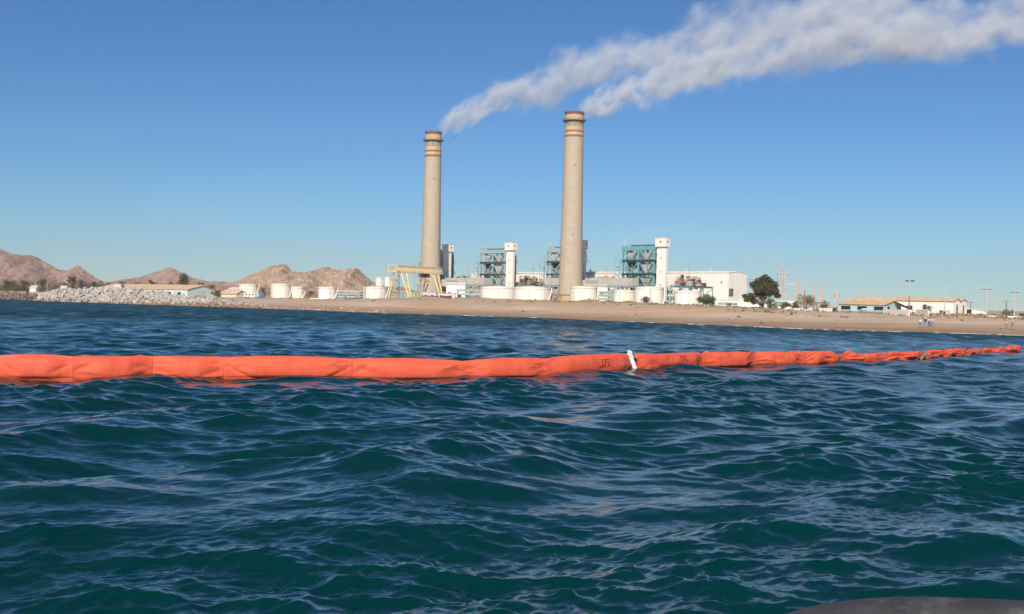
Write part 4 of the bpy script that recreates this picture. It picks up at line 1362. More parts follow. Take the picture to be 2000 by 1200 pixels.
# ------------------------------------------------------------------ sheds with pitched roofs
def pitched(name, label, origin, rz, L_, W_, ze, zr, wallmt, roofmt, group=None, roof_th=.14, ov=.4):
    """long building: local x along the front wall, y to the back, ridge along x"""
    root = empty(name, origin, rz); tag(root, label, 'building', group)
    MB().box(0, L_, 0, W_, 0, ze).build('wall', wallmt, root)
    for x in (0.0, L_ - .15):
        MB().add([(x, 0, ze), (x, W_, ze), (x, W_ / 2, zr), (x + .15, 0, ze), (x + .15, W_, ze), (x + .15, W_ / 2, zr)], [(0, 1, 2), (5, 4, 3), (0, 3, 4, 1), (1, 4, 5, 2), (2, 5, 3, 0)]).build('gable', wallmt, root)
    ns = max(3, int(L_ / 3.0))
    ym = W_ / 2
    for s, ya in ((0, -ov), (1, W_ + ov)):
        za = ze - (zr - ze) * ov / ym
        for k in range(ns):
            xa = -ov + (L_ + 2 * ov) * k / ns; xb = -ov + (L_ + 2 * ov) * (k + 1) / ns - .03
            dz = .05 + .02 * (k % 2)
            vs = [(xa, ya, za + dz), (xb, ya, za + dz), (xb, ym, zr + dz), (xa, ym, zr + dz)]
            vs += [(p[0], p[1], p[2] + roof_th) for p in vs]
            MB().add(vs, [(0, 3, 2, 1), (4, 5, 6, 7), (0, 1, 5, 4), (1, 2, 6, 5), (2, 3, 7, 6), (3, 0, 4, 7)]).build('roof_sheet', roofmt, root)
    MB().bar((-ov, ym, zr + roof_th + .1), (L_ + ov, ym, zr + roof_th + .1), .3, .12).build('ridge_cap', roofmt, root)
    return root
# long white warehouse with twin gables, right
c0 = Vector((gx(1862, 350), 350, 0))
Lw = 33.8
o0 = c0 - U * Lw; zw = min(gz(c0.x, c0.y), gz(o0.x, o0.y)) - .3
ze = zc(1862, 588.5, 350) - zw; zr = zc(1867, 584, 352) - zw
wh1 = pitched('warehouse', 'long white warehouse with tan roof behind the blue shed', Vector((o0.x, o0.y, zw)), -TH, Lw, 4.6, ze, zr, WALLW, TANROOF)
wall_opening(wh1, 'y', 1.8, 2.8, .1, ze * .75, Lw, LIGHTGREY, DARK, 1, 1, 'door')
for a in (.35, .55, .72): wall_opening(wh1, 'x', Lw * a, Lw * a + 2.0, 1.6, 2.7, 0, WALLW, GLASS, 2, 1)
m = MB(); m.box(Lw * .72, Lw * .72 + .9, -.8, -.003, 2.2, 3.1); m.build('air_conditioner', STEEL_DK, wh1)
q0 = o0 + V * 4.75
wh2 = pitched('warehouse', 'second white warehouse bay whose gable adjoins the long one', Vector((q0.x, q0.y, zw)), -TH, Lw, 4.3, ze, zr - .1, WALLW, TANROOF)
wall_opening(wh2, 'y', 1.6, 2.5, .1, ze * .72, Lw, LIGHTGREY, DARK, 1, 1, 'door')
# white lean-to right of the warehouse
l0 = Vector((gx(1886, 372), 372, 0)); zl = gz(l0.x, l0.y) - .2
lt = empty('lean_to', (l0.x, l0.y, zl), R(-8)); tag(lt, 'low white sloping-roofed lean-to right of the twin gables', 'building')
wl = gx(1925, 372) - l0.x
zA, zB = zc(1886, 601, 372) - zl, zc(1925, 609, 372) - zl
MB().prism([(0, 0), (wl, 0), (wl, max(.5, zB - .1)), (0, zA - .1)], 0, 5).build('wall', WALLW, lt)
MB().prism([(-.2, zA - .05), (wl + .2, max(.56, zB - .05)), (wl + .2, max(.7, zB + .1)), (-.2, zA + .1)], -.3, 5.2).build('roof', WALLW, lt)
wall_opening(lt, 'x', .4, 1.7, .6, zA * .7, 0, MAROON, DARK, 1, 1, 'door')
# blue shed
b0c = Vector((gx(1727, 320), 320, 0)); Lb = 14.2; ob = b0c - U * Lb; zbz = min(gz(ob.x, ob.y), gz(b0c.x, b0c.y)) - .25
zeb = zc(1700, 595.5, 327) - zbz; zrb = zc(1700, 588.5, 330) - zbz
bs = pitched('blue_shed', 'derelict pale blue beach shed with tan roof and torn end', Vector((ob.x, ob.y, zbz)), -TH, Lb, 10.0, zeb, zrb, BLUEW, TANROOF)
MB().box(-.02, Lb + .02, -.06, -.003, 0, .7).build('dado', TEAL, bs)
for a0_, a1_ in ((.06, .27), (.42, .63), (.78, .985)):
    wall_opening(bs, 'x', Lb * a0_, Lb * a1_, zeb * .42, zeb * .82, 0, BLUEW, DARK, 1, 1)
wall_opening(bs, 'y', 1.6, 3.0, .2, zeb * .85, Lb, BLUEW, DARK, 1, 1, 'door')
MB().add([(Lb + .2, 5.2, zrb + .1), (Lb + .2, 10.5, zeb - .4), (Lb + 3.4, 11.5, zeb - 1.6), (Lb + 2.6, 6.2, zrb - 1.0), (Lb + .2, 5.2, zrb + .2), (Lb + .2, 10.5, zeb - .3), (Lb + 3.4, 11.5, zeb - 1.5), (Lb + 2.6, 6.2, zrb - .9)],
         [(0, 3, 2, 1), (4, 5, 6, 7), (0, 1, 5, 4), (1, 2, 6, 5), (2, 3, 7, 6), (3, 0, 4, 7)]).build('torn_roof_sheet', RUSTD, bs)
MB().add([(Lb * .5, -.25, zeb * .45), (Lb * .63, -.3, zeb * .42), (Lb * .64, -.12, zeb * .6), (Lb * .52, -.08, zeb * .55)], [(0, 1, 2, 3)]).build('hanging_board', CONCW, bs)
# low walls on the beach
def low_wall(label, xl, xr, ytop, D, mt, broken=False, seed=0, D2=None):
    D2 = D2 or D
    p0 = at_ground(xl, D); p1 = at_ground(xr, D2)
    H = zc((xl + xr) / 2, ytop, (D + D2) / 2) - min(p0.z, p1.z)
    d = p1 - p0; L_ = d.xy.length
    root = empty('beach_wall', (p0.x, p0.y, min(p0.z, p1.z)), math.atan2(d.y, d.x)); tag(root, label, 'wall', kind='thing')
    rnd = random.Random(seed)
    x = 0
    while x < L_ - .1:
        w_ = min(rnd.uniform(1.4, 2.4), L_ - x)
        h_ = H * (rnd.uniform(.55, 1) if broken else rnd.uniform(.95, 1))
        MB().box(x, x + w_ - .02, 0, .3, 0, h_).build('wall_panel', mt, root)
        x += w_
    return root
low_wall('low white wall in front of the blue shed gable', 1724, 1775, 604.5, 292, WALLW, D2=280)
low_wall('short pinkish white wall right of the rubble gap', 1789, 1812, 605, 288, CONCW, D2=283)
low_wall('broken white wall below the dry trees', 1549, 1588, 601, 306, WALLW, True, 3, 300)
low_wall('white wall right of the rusty gate posts', 1600, 1624, 601.5, 298, WALLW, False, 4, 294)
low_wall('long low white kerb wall near the beach poles', 1931, 1993, 617.5, 290, WALLW, False, 5, 286)
# rusty gate frame
g0 = at_ground(1589, 299); gt = empty('gate_frame', g0); tag(gt, 'rusty gate frame standing between two broken walls', 'gate')
gw = gx(1601, 299) - g0.x; gh = zc(1595, 592, 299) - g0.z
for x in (0, gw * .55): MB().bar((x, 0, 0), (x, 0, gh), .35).build('post', RUST, gt)
MB().bar((0, 0, gh), (gx(1621, 299) - g0.x, .2, gh + .1), .25).build('beam', RUSTD, gt)
MB().bar((gx(1621, 299) - g0.x, .2, 0), (gx(1621, 299) - g0.x, .2, gh), .2).build('post', RUST, gt)
# grey box hut before the warehouse, rubble
box_building('grey_hut', 'small grey-brown hut on the sand before the white warehouse', 1841, 1856, 606.5, 318, 2.5, GREYD, GREYD, 0, .1, .12, door=(.05, .35, .8))
# white house with green roof
hq = at_ground(1519, 330); hs = box_building('beach_house', 'small white house with green roof behind the low bush', 1519, 1541, 596.5, 330, 6, WALLW, WALLW, 0, .05, .1, [(.3, .6, .3, .75)], door=None)
wv = gx(1541, 330) - gx(1519, 330); hv = zc(1530, 596.5, 330) - hq.z; hr = zc(1530, 589, 332) - hq.z
m = MB(); m.add([(-.4, -.5, hv), (wv + .4, -.5, hv), (wv - .3, 3, hr), (.3, 3, hr), (-.4, 6.4, hv), (wv + .4, 6.4, hv)], [(0, 1, 2, 3), (3, 2, 5, 4), (0, 3, 4), (1, 5, 2), (0, 4, 5, 1)]); m.build('hip_roof', GREENROOF, hs)
box_building('low_building', 'low flat white building behind the large dark tree', 1440, 1547, 587, 390, 8, WALLW, WALLW, R(-10), .2, .25, [(.72, .8, .35, .6), (.86, .94, .35, .6)])
box_building('low_building', 'low white building with pipes left of the large dark tree', 1395, 1475, 586, 430, 8, WALLW, LIGHTGREY, R(-12), .2, .25, [(.3, .4, .35, .6), (.55, .65, .35, .6)])
# grey pipe on trestles in front of it
pr = empty('pipeline', at_ground(1402, 400)); tag(pr, 'pale blue pipeline on low trestles before the white buildings', 'pipeline')
pw = gx(1486, 400) - gx(1402, 400); ph = zc(1440, 592, 400) - gz(gx(1440, 400), 400)
MB().tube([(0, 0, ph), (pw * .55, 0, ph), (pw * .62, 0, ph + .7), (pw * .9, 0, ph + .7)], .22, 8).build('pipe', TEAL_PALE, pr, True)
MB().tube([(0, .8, ph - .5), (pw, .8, ph - .5)], .16, 8).build('pipe', LIGHTGREY, pr, True)
for k in range(6):
    MB().bar((pw * k / 5, 0, -.2), (pw * k / 5, 0, ph - .2), .22).build('trestle', TEAL_PALE, pr)
    MB().bar((pw * k / 5, 0, ph - .72), (pw * k / 5, .9, ph - .72), .14).build('crosspiece', TEAL_PALE, pr)
for (xf, n_) in ((.36, 2), (.62, 1)):
    for q in range(n_):
        MB().tube([(pw * xf + q * 1.2, -.6, .0), (pw * xf + q * 1.2, -.6, 1.4), (pw * xf + q * 1.2 + .5, -.6, 1.8), (pw * xf + q * 1.2 + .9, -.6, 1.3)], .16, 8).build('valve_pipe', TEAL_PALE, pr, True)

# ------------------------------------------------------------------ left side buildings
c1 = Vector((gx(366, 480), 480, 0)); al = R(35); Ud = Vector((math.cos(al), -math.sin(al), 0)); Lp = 62.0
o1 = c1 - Ud * Lp; z1 = gz(c1.x, c1.y) - .3
zeL = zc(366, 566, 480) - z1; zrL = zc(384, 561, 488) - z1
ls = pitched('long_shed', 'long pale aqua shed with tan roof behind the white boulders', Vector((o1.x, o1.y, z1)), -al, Lp, 15.5, zeL, zrL + .6, AQUAW, TANROOF)
for k in range(9):
    wall_opening(ls, 'x', 4 + 6.4 * k, 6.6 + 6.4 * k, zeL * .42, zeL * .72, 0, AQUAW, DARK, 1, 1)
wall_opening(ls, 'y', 5.0, 9.5, .1, zeL * .8, Lp, AQUAW, LIGHTGREY, 2, 2, 'door')
wall_opening(ls, 'x', Lp - 3.2, Lp - 1.8, .1, zeL * .6, 0, AQUAW, GREYD, 1, 1, 'door')
pv0 = o1 + Ud * 40 + Vector((0, 0, 0))
box_building('roof_hut', 'small grey pale hut standing up through the long tan roof line', 223, 236, 555, 470, 4, LIGHTGREY, LIGHTGREY, 0, .1, .2)
s2 = Vector((gx(462, 520), 520, 0)); zs2 = gz(s2.x, s2.y) - .2; o2 = s2 - Ud * 11
pitched('small_house', 'small house with a tan roof left of the cream tank', Vector((o2.x, o2.y, zs2)), -al, 11, 6, zc(450, 574, 522) - zs2, zc(450, 567.5, 524) - zs2, CONCW, TANROOF)
s3 = Vector((gx(464, 640), 640, 0)); zs3 = gz(s3.x, s3.y) - .2; o3 = s3 - Ud * 8
pitched('small_house', 'white house with a pale roof behind the small tan-roofed one', Vector((o3.x, o3.y, zs3)), -al, 8, 6, zc(455, 566, 642) - zs3, zc(455, 561.5, 644) - zs3, WALLW, LIGHTGREY)
for (xa, xb, yt, D, lab) in ((58, 70, 551, 760, 'tiny white house among the trees near the long pinkish hill'), (118, 127, 552, 700, 'tiny white house at the end of the long tan roof'), (192, 203, 551, 800, 'tiny white house in scrub above the boulders')):
    p = at_ground(xa, D); pitched('far_house', lab, p, 0, gx(xb, D) - p.x, 5, 3.0, 4.4, WALLW, LIGHTGREY, 'tiny houses in the distance')
# two rusty drums on the beach
for (cx, r_px, lab) in ((385, 8, 'larger rusty red drum lying by the end of the boulders'), (399, 6.5, 'smaller dark red drum beside the larger rusty one')):
    D = 372; p = at_ground(cx, D, 0); r_ = r_px / FPX * D
    dr = empty('rusty_drum', p); tag(dr, lab, 'drum')
    MB().tube([(0, -.9, r_), (0, -.8, r_), (0, .9, r_)], [r_ * .92, r_, r_], 18).build('shell', RUST if cx == 385 else MAROON, dr, True)
    for y in (-.75, 0, .75): MB().tube([(0, y - .05, r_), (0, y + .05, r_)], r_ * 1.04, 18).build('hoop', RUSTD, dr)

# ------------------------------------------------------------------ poles and pylons
def pole(name, label, cx, ytop, D, mt, w=.22, arms=(), lamp=None, two=None, cat='pole', group=None, taper=.6):
    p = at_ground(cx, D, -.3); H = zc(cx, ytop, D) - p.z
    root = empty(name, p); tag(root, label, cat, group)
    if two:
        MB().tube([(0, 0, 0), (0, 0, H * .55)], [w * .75, w * .65], 8).build('lower_post', two, root, True)
        MB().tube([(0, 0, H * .55), (0, 0, H)], [w * .55, w * .4], 8).build('upper_post', mt, root, True)
    else:
        MB().tube([(0, 0, 0), (0, 0, H)], [w * .6, w * .6 * taper], 8).build('post', mt, root, True)
    for f_, l_ in arms:
        MB().bar((-l_ / 2, 0, H * f_), (l_ / 2, 0, H * f_), .16).build('crossarm', mt if mt is not POLEG else STEEL_DK, root)
        for s in (-1, 0, 1): MB().tube([(s * l_ * .45, 0, H * f_ + .05), (s * l_ * .45, 0, H * f_ + .45)], .08, 6).build('insulator', LIGHTGREY, root)
    if lamp:
        for s in lamp:
            MB().bar((0, 0, H - .1), (s * .8, 0, H + .05), .12).build('lamp_arm', STEEL_DK, root)
            MB().box(s * .8 - .38, s * .8 + .38, -.35, .2, H - .05, H + .4).build('lamp_head', STEEL_DK, root)
    return root
pole('light_pole', 'tall light pole with twin lamps and rusty lower half by the warehouse', 1775.5, 550, 330, POLEG, .34, lamp=(-1, 1), two=RUST, cat='light pole')
pole('beach_pole', 'plain pale pole in front of the white warehouse', 1845, 558, 335, POLEG, .34)
pole('utility_pole', 'tallest beach utility pole with crossarm and thin spire', 1926, 554, 320, POLEG, .42, arms=((.82, 3.0),), taper=.35)
pole('utility_pole', 'pale utility pole with crossarm nearest the picture edge', 1981, 571, 305, POLEG, .40, arms=((.99, 2.2),))
pole('utility_pole', 'short dark wooden utility pole behind the brown bush', 1965, 588, 420, WOOD, .35, arms=((.98, 2.6),))
pole('utility_pole', 'short dark wooden pole above the white lean-to', 1895.5, 590, 430, WOOD, .32, arms=((.98, 2.2),))
pole('thin_pole', 'thin faint pole between two utility poles on the beach', 1943, 578, 430, POLEG, .2)
pole('wooden_post', 'dark wooden post rising from the dry trees', 1571, 568, 310, WOOD, .3)
pole('yard_post', 'dark leaning post before the wide low tank', 713, 548, 560, WOOD, .34)
pole('thin_post', 'thin pale post in front of the round green bush', 1390, 553, 440, YELP, .16)
pole('thin_post', 'thin pale post left of the largest dark tree trunk', 1519, 583, 320, POLEG, .16)
for k, (cx, yt, D, lab) in enumerate(((61, 540, 800, 'thin far pole beside the pinkish hill foot'), (92, 544, 760, 'thin far pole among the bushes near the tiny houses'), (267, 545, 700, 'thin far pole over the long tan roof, first of three'), (290, 546, 700, 'thin far pole over the long tan roof, middle of three'), (311, 546, 700, 'thin far pole over the long tan roof, last before the round tree'), (424, 552, 640, 'thin far pole left of the small tan-roofed house'), (447, 552, 700, 'thin far pole left of the cream tank'))):
    pole('far_pole', lab, cx, yt, D, POLEG, .22, group='thin far poles')

def lattice(name, label, cx, ytop, D, wb, wt, arms, mt, nseg=12):
    p = at_ground(cx, D, -.3); H = zc(cx, ytop, D) - p.z
    root = empty(name, p, R(15)); tag(root, label, 'pylon')
    m = MB()
    wz = lambda z: wb + (wt - wb) * min(1, z / (H * .8))
    for sx in (-1, 1):
        for sy in (-1, 1):
            m.bar((sx * wb, sy * wb, 0), (sx * wt, sy * wt, H * .8), .24); m.bar((sx * wt, sy * wt, H * .8), (sx * wt * .5, sy * wt * .5, H), .2)
    m.build('legs', mt, root)
    m = MB()
    for k in range(nseg):
        za, zb_ = H * k / nseg, H * (k + 1) / nseg; a, b2 = wz(za), wz(zb_)
        for sy in (-1, 1):
            m.bar((-a, sy * a, za), (b2, sy * b2, zb_), .13); m.bar((a, sy * a, za), (-b2, sy * b2, zb_), .13)
            m.bar((sy * a, -a, za), (sy * b2, b2, zb_), .13)
        m.bar((-b2, -b2, zb_), (b2, -b2, zb_), .13)
    m.build('bracing', mt, root)
    for f_, l_ in arms:
        a = MB(); a.bar((-l_, 0, H * f_), (l_, 0, H * f_), .3); a.bar((-l_, 0, H * f_), (0, 0, H * (f_ + .05)), .18); a.bar((l_, 0, H * f_), (0, 0, H * (f_ + .05)), .18)
        ao = a.build('crossarm', mt, root)
        for s in (-1, 1): MB().tube([(s * l_, 0, H * f_), (s * l_, 0, H * f_ - 1.5)], .14, 6).build('insulator', RUSTD, ao)
    return root
pt = lattice('pylon', 'tall pinkish lattice pylon just right of the large dark tree', 1527, 518, 620, 1.5, .9, ((.82, 3.2), (.45, 2.0)), LATT)
lattice('pylon', 'substation lattice post with horizontal beam to the tall pylon', 1557, 546, 620, .8, .5, (), LATT, 9)
lattice('pylon', 'thin faint lattice post, first right of the substation beam', 1568, 556, 700, .5, .4, (), LATT, 8)
lattice('pylon', 'faint lattice post above the dry trees', 1589, 553, 640, .8, .5, (), LATT, 8)
lattice('pylon', 'lattice post with dark tip right of the dry trees', 1603, 556, 620, .6, .45, (), LATT, 8)
lattice('pylon', 'faint lattice post left of the blue shed', 1634, 563, 640, .7, .3, ((.72, 1.6),), LATT, 8)
sb = empty('substation_beam', (gx(1535, 620), 620, zc(1545, 556, 620))); tag(sb, 'horizontal pinkish lattice beam of the substation', 'beam')
m = MB(); wsb = gx(1557, 620) - gx(1535, 620)
for z in (0, .8): m.bar((0, 0, z), (wsb, 0, z), .2)
for k in range(8): m.bar((wsb * k / 8, 0, (k % 2) * .8), (wsb * (k + 1) / 8, 0, ((k + 1) % 2) * .8), .12)
m.build('truss', LATT, sb)
# conductors from the hall to the pylon
for k in range(4):
    a = px(1457, 545 + 4.2 * k, 652); b2 = px(1527, 543 + 5.0 * k, 620)
    pts = [a + (b2 - a) * t / 10 + Vector((0, 0, -3.0 * (t / 10) * (1 - t / 10))) for t in range(11)]
    w_ = MB().tube(pts, .07, 5).build('power_line', STEEL_DK)
    tag(w_, ('topmost', 'second', 'third', 'lowest')[k] + ' power line strung from the white hall to the pylon', 'cable', 'power lines at the white hall')
# ------------------------------------------------------------------ rocks
ROCKW = mat('pale_boulder', (0.44, 0.405, 0.37), .9, .18, .6, stain=(.42, .33, .26), stain_scale=.8, stain_amt=.5)
ROCKG = mat('grey_boulder', (0.34, 0.31, 0.285), .9, .2, .6, stain=(.30, .22, .17), stain_scale=.8, stain_amt=.5)
ROCKB = mat('brown_boulder', (0.26, 0.175, 0.12), .9, .25, .6)
ROCKK = mat('dark_rock', (0.15, 0.125, 0.105), .9, .3, .6)
ROCKR = mat('reddish_stone', (0.42, 0.25, 0.18), .9, .25, .8, second=(.55, .40, .32))
def rock_mesh(name, seed, mt, npts=13):
    rnd = random.Random(seed)
    bm = bmesh.new()
    for k in range(npts):
        v = Vector((rnd.gauss(0, 1), rnd.gauss(0, 1), rnd.gauss(0, 1))).normalized() * rnd.uniform(.8, 1.1)
        bm.verts.new((v.x * .62, v.y * .55, v.z * .46))
    r = bmesh.ops.convex_hull(bm, input=bm.verts)
    bmesh.ops.delete(bm, geom=[g for g in r['geom_interior'] if isinstance(g, bmesh.types.BMVert)], context='VERTS')
    me = bpy.data.meshes.new(name); bm.to_mesh(me); bm.free()
    me.materials.append(mt)
    return me
ROCKS = {k: [rock_mesh('boulder', 100 * i + j, mt) for j in range(7)] for i, (k, mt) in enumerate((('w', ROCKW), ('g', ROCKG), ('b', ROCKB), ('k', ROCKK)))}

def rock_mound(name, label, xl, xr, top_px, width, kinds, count, smin, smax, seed, low='b', core=ROCKG, inset=1.0):
    """mound of boulders following the waterline between photo columns xl..xr; top_px: crest heights along it"""
    rnd = random.Random(seed)
    cols = np.linspace(xl, xr, 40)
    pts = []
    for c in cols:
        d_ = float(np.interp(c, [p[0] for p in _sh], [p[1] for p in _sh])) if c > 0 else 17.0 + c * .01
        D0 = CAM_H * FPX / d_
        x = (c - 1000) / FPX * D0
        y0 = float(np.interp(x, SHX, SHY))
        zt = zc(c, float(np.interp(c, [p[0] for p in top_px], [p[1] for p in top_px])), y0 + width * .7)
        pts.append((x, y0 + inset, max(zt, .6)))
    o = Vector(pts[len(pts) // 2])
    root = empty(name, (o.x, o.y, 0)); tag(root, label, 'rocks')
    # core
    v, f = [], []
    for (x, y, zt) in pts:
        for dy, fz in ((-1.5, -.4), (width * .3, .5), (width * .6, .93), (width, .93), (width * 1.6, .3), (width * 2, -.3)):
            v.append((x - o.x, y + dy - o.y, (zt - .6) * fz if fz > 0 else fz))
    for i in range(len(pts) - 1):
        for j in range(5): f.append((i * 6 + j, i * 6 + 6 + j, i * 6 + 7 + j, i * 6 + 1 + j))
    me = bpy.data.meshes.new('core'); me.from_pydata(v, [], f); me.update()
    link('core', me, core, root)
    items = []
    for k in range(count):
        t = rnd.random() * (len(pts) - 1.001); i = int(t); u_ = t - i
        x = pts[i][0] * (1 - u_) + pts[i + 1][0] * u_; y = pts[i][1] * (1 - u_) + pts[i + 1][1] * u_; zt = pts[i][2] * (1 - u_) + pts[i + 1][2] * u_
        h = rnd.random() ** .85
        z = -.15 + (zt - .15) * h
        yy = y - 1.2 + width * (.75 * h) + rnd.uniform(-.5, .5)
        if h > .93: yy += rnd.uniform(0, width * .5)
        frac = z / max(zt, .1)
        kind = low if z < .55 + rnd.uniform(-.4, .5) else rnd.choice(kinds)
        s = rnd.uniform(smin, smax) * (1.0 if rnd.random() < .85 else 1.35)
        items.append((s, (x - o.x, yy - o.y, z), kind, (rnd.uniform(0, 6.3), rnd.uniform(0, 6.3), rnd.uniform(0, 6.3)), rnd.randrange(7)))
    items.sort(key=lambda q: -q[0])
    rest = {}
    for q, (s, loc, kind, rot, mi) in enumerate(items):
        me = ROCKS[kind][mi]
        if q < 290:
            b = bpy.data.objects.new('boulder', me); col.objects.link(b); b.parent = root
            b.location = loc; b.rotation_euler = rot; b.scale = (s, s, s * .9)
        else:
            M_ = Matrix.Translation(loc) @ Matrix.Rotation(rot[0], 4, 'X') @ Matrix.Rotation(rot[1], 4, 'Y') @ Matrix.Rotation(rot[2], 4, 'Z') @ Matrix.Scale(s, 4)
            mb = rest.setdefault(kind, MB())
            mb.add([M_ @ vv.co for vv in me.vertices], [tuple(p.vertices) for p in me.polygons])
    for kind, mb in rest.items():
        ro = mb.build('smaller_boulders', ROCKS[kind][0].materials[0], root); ro['kind'] = 'stuff'
    return root
rock_mound('breakwater', 'long mound of white boulders along the water below the long shed', 58, 432, [(58, 574), (75, 569), (100, 563.5), (130, 561), (240, 561.5), (275, 565), (300, 567.5), (330, 572), (345, 576), (380, 581), (432, 588)], 9, 'wwwgwgw', 1150, .7, 1.6, 5)
rock_mound('rock_bank', 'bank of dark rocks at the water beside the white boulders', -160, 62, [(-160, 570), (0, 570.5), (40, 571.5), (62, 574)], 5, 'kkkb', 420, .9, 1.7, 6, 'k', ROCKK)
rock_mound('rock_bank', 'low bank of grey and brown stones right of the white boulders', 405, 505, [(405, 585), (440, 587), (470, 592), (505, 596)], 6, 'gbgw', 300, .55, 1.2, 7, 'b', SAND, .5)
# loose reddish stones along the beach
rnd = random.Random(9); mb = MB(); base_r = [rock_mesh('stone', 900 + k, ROCKR) for k in range(5)]
for k in range(330):
    c = 430 + 330 * rnd.random() ** 2.0
    D0 = CAM_H * FPX / float(np.interp(c, [p[0] for p in _sh], [p[1] for p in _sh])); x = (c - 1000) / FPX * D0
    y = float(np.interp(x, SHX, SHY)) + rnd.uniform(-.5, 8) + rnd.random() ** 4 * 18
    s = rnd.uniform(.25, .75)
    M_ = Matrix.Translation((x, y, gz(x, y) + .08 * s)) @ Matrix.Rotation(rnd.uniform(0, 6.3), 4, 'Z') @ Matrix.Rotation(rnd.uniform(0, 6.3), 4, 'X') @ Matrix.Scale(s, 4)
    me = rnd.choice(base_r); mb.add([M_ @ vv.co for vv in me.vertices], [tuple(p.vertices) for p in me.polygons])
tag(mb.build('beach_stones', ROCKR), 'loose reddish stones scattered along the waterline below the tanks', 'stones', kind='stuff')
# driftwood and dark debris lumps on the berm
mb = MB()
for k in range(46):
    c = rnd.uniform(820, 1990); D0 = rnd.uniform(1.05, 1.6) * CAM_H * FPX / float(np.interp(c, [p[0] for p in _sh], [p[1] for p in _sh])); x = (c - 1000) / FPX * D0
    s = rnd.uniform(.12, .4) * (1.9 if rnd.random() < .12 else 1)
    me = rnd.choice(base_r)
    M_ = Matrix.Translation((x, D0, gz(x, D0) + .05)) @ Matrix.Rotation(rnd.uniform(0, 6.3), 4, 'Z') @ Matrix.Diagonal((s * 1.8, s, s * .8, 1))
    mb.add([M_ @ vv.co for vv in me.vertices], [tuple(p.vertices) for p in me.polygons])
tag(mb.build('beach_debris', RUSTD), 'small dark lumps of driftwood and debris on the sand', 'debris', kind='stuff')

# ------------------------------------------------------------------ trees and bushes
def leaf_mat(name, c, var=.35):
    m = mat(name, c, .7, var, .9, spec=.2, second=tuple(min(1, q * 1.7) for q in c))
    return m
LEAF_D = leaf_mat('leaf_dark', (.098, .092, .045)); LEAF_G = leaf_mat('leaf_green', (.085, .095, .035)); LEAF_O = leaf_mat('leaf_olive', (.13, .115, .055))
LEAF_DRY = leaf_mat('leaf_dry', (.20, .16, .09)); LEAF_GREY = leaf_mat('leaf_greybrown', (.21, .165, .13)); BARK = mat('bark', (.11, .08, .055), .9, .25, 2)
def foliage(name, label, cx, ytop, xw, D, mt, seed, trunk=.25, blobs=9, leaves=1500, leaf=.35, ybase=None, cat='tree', group=None, flat=1.0, lobes=None):
    """tree or bush: trunk with limbs, crown of many small leaf faces in uneven clumps"""
    rnd = random.Random(seed)
    p = at_ground(cx, D, -.15)
    if ybase is not None: p.z = zc(cx, ybase, D)
    H = max(.8, zc(cx, ytop, D) - p.z); W = xw / 2 / FPX * D
    root = empty(name, p); tag(root, label, cat, group)
    zt = H * trunk
    cs = []
    if lobes:
        cs = [(Vector((lx * W, ly * W, lz * H)), lr * W) for lx, ly, lz, lr in lobes]
    else:
        for k in range(blobs):
            a = rnd.uniform(0, 6.283); q = rnd.random() ** .6
            zz = zt + (H - zt) * (.18 + .68 * rnd.random())
            room = math.sin(math.pi * min(.95, max(.12, (zz - zt * .6) / (H - zt * .4)))) ** .6
            cr_ = rnd.uniform(.30, .48) * W * flat
            cs.append((Vector((math.cos(a) * q * (W - cr_ * .8) * room, math.sin(a) * q * (W - cr_ * .8) * room, zz)), cr_))
    tm = MB()
    top = Vector((rnd.uniform(-.1, .1) * W, 0, zt + (H - zt) * .45))
    r0 = max(.05, H * .028)
    tm.tube([(0, 0, 0), Vector((rnd.uniform(-.06, .06) * W, 0, zt * .6)), top], [r0 * 1.3, r0, r0 * .5], 7)
    for (c, r_) in cs:
        st = top * rnd.uniform(.35, .9)
        tm.tube([st, (st + c) / 2 + Vector((0, 0, -.08 * H)), c], [r0 * .5, r0 * .35, r0 * .12], 5)
    tm.build('trunk', BARK, root, True)
    v, f = [], []
    tot = sum(r_ ** 2 for _, r_ in cs)
    for (c, r_) in cs:
        for k in range(int(leaves * r_ ** 2 / tot)):
            d = Vector((rnd.gauss(0, 1), rnd.gauss(0, 1), rnd.gauss(0, 1))).normalized()
            rr = r_ * (rnd.random() ** .45) * (1 + .25 * noise.noise(d * 2.2 + c)) 
            q = c + Vector((d.x * rr, d.y * rr, d.z * rr * .78))
            if q.z < .05: q.z = .05 + rnd.random() * .2
            s = leaf * rnd.uniform(.5, 1.25)
            a = Vector((rnd.gauss(0, 1), rnd.gauss(0, 1), rnd.gauss(0, .6))).normalized(); b = a.cross(Vector((rnd.gauss(0, 1), rnd.gauss(0, 1), rnd.gauss(0, 1)))).normalized()
            n = len(v)
            v += [q - a * s * .5, q + b * s * .3, q + a * s * .5, q - b * s * .3]
            f.append((n, n + 1, n + 2, n + 3))
    me = bpy.data.meshes.new('crown'); me.from_pydata(v, [], f); me.update()
    link('crown', me, mt, root)
    return root
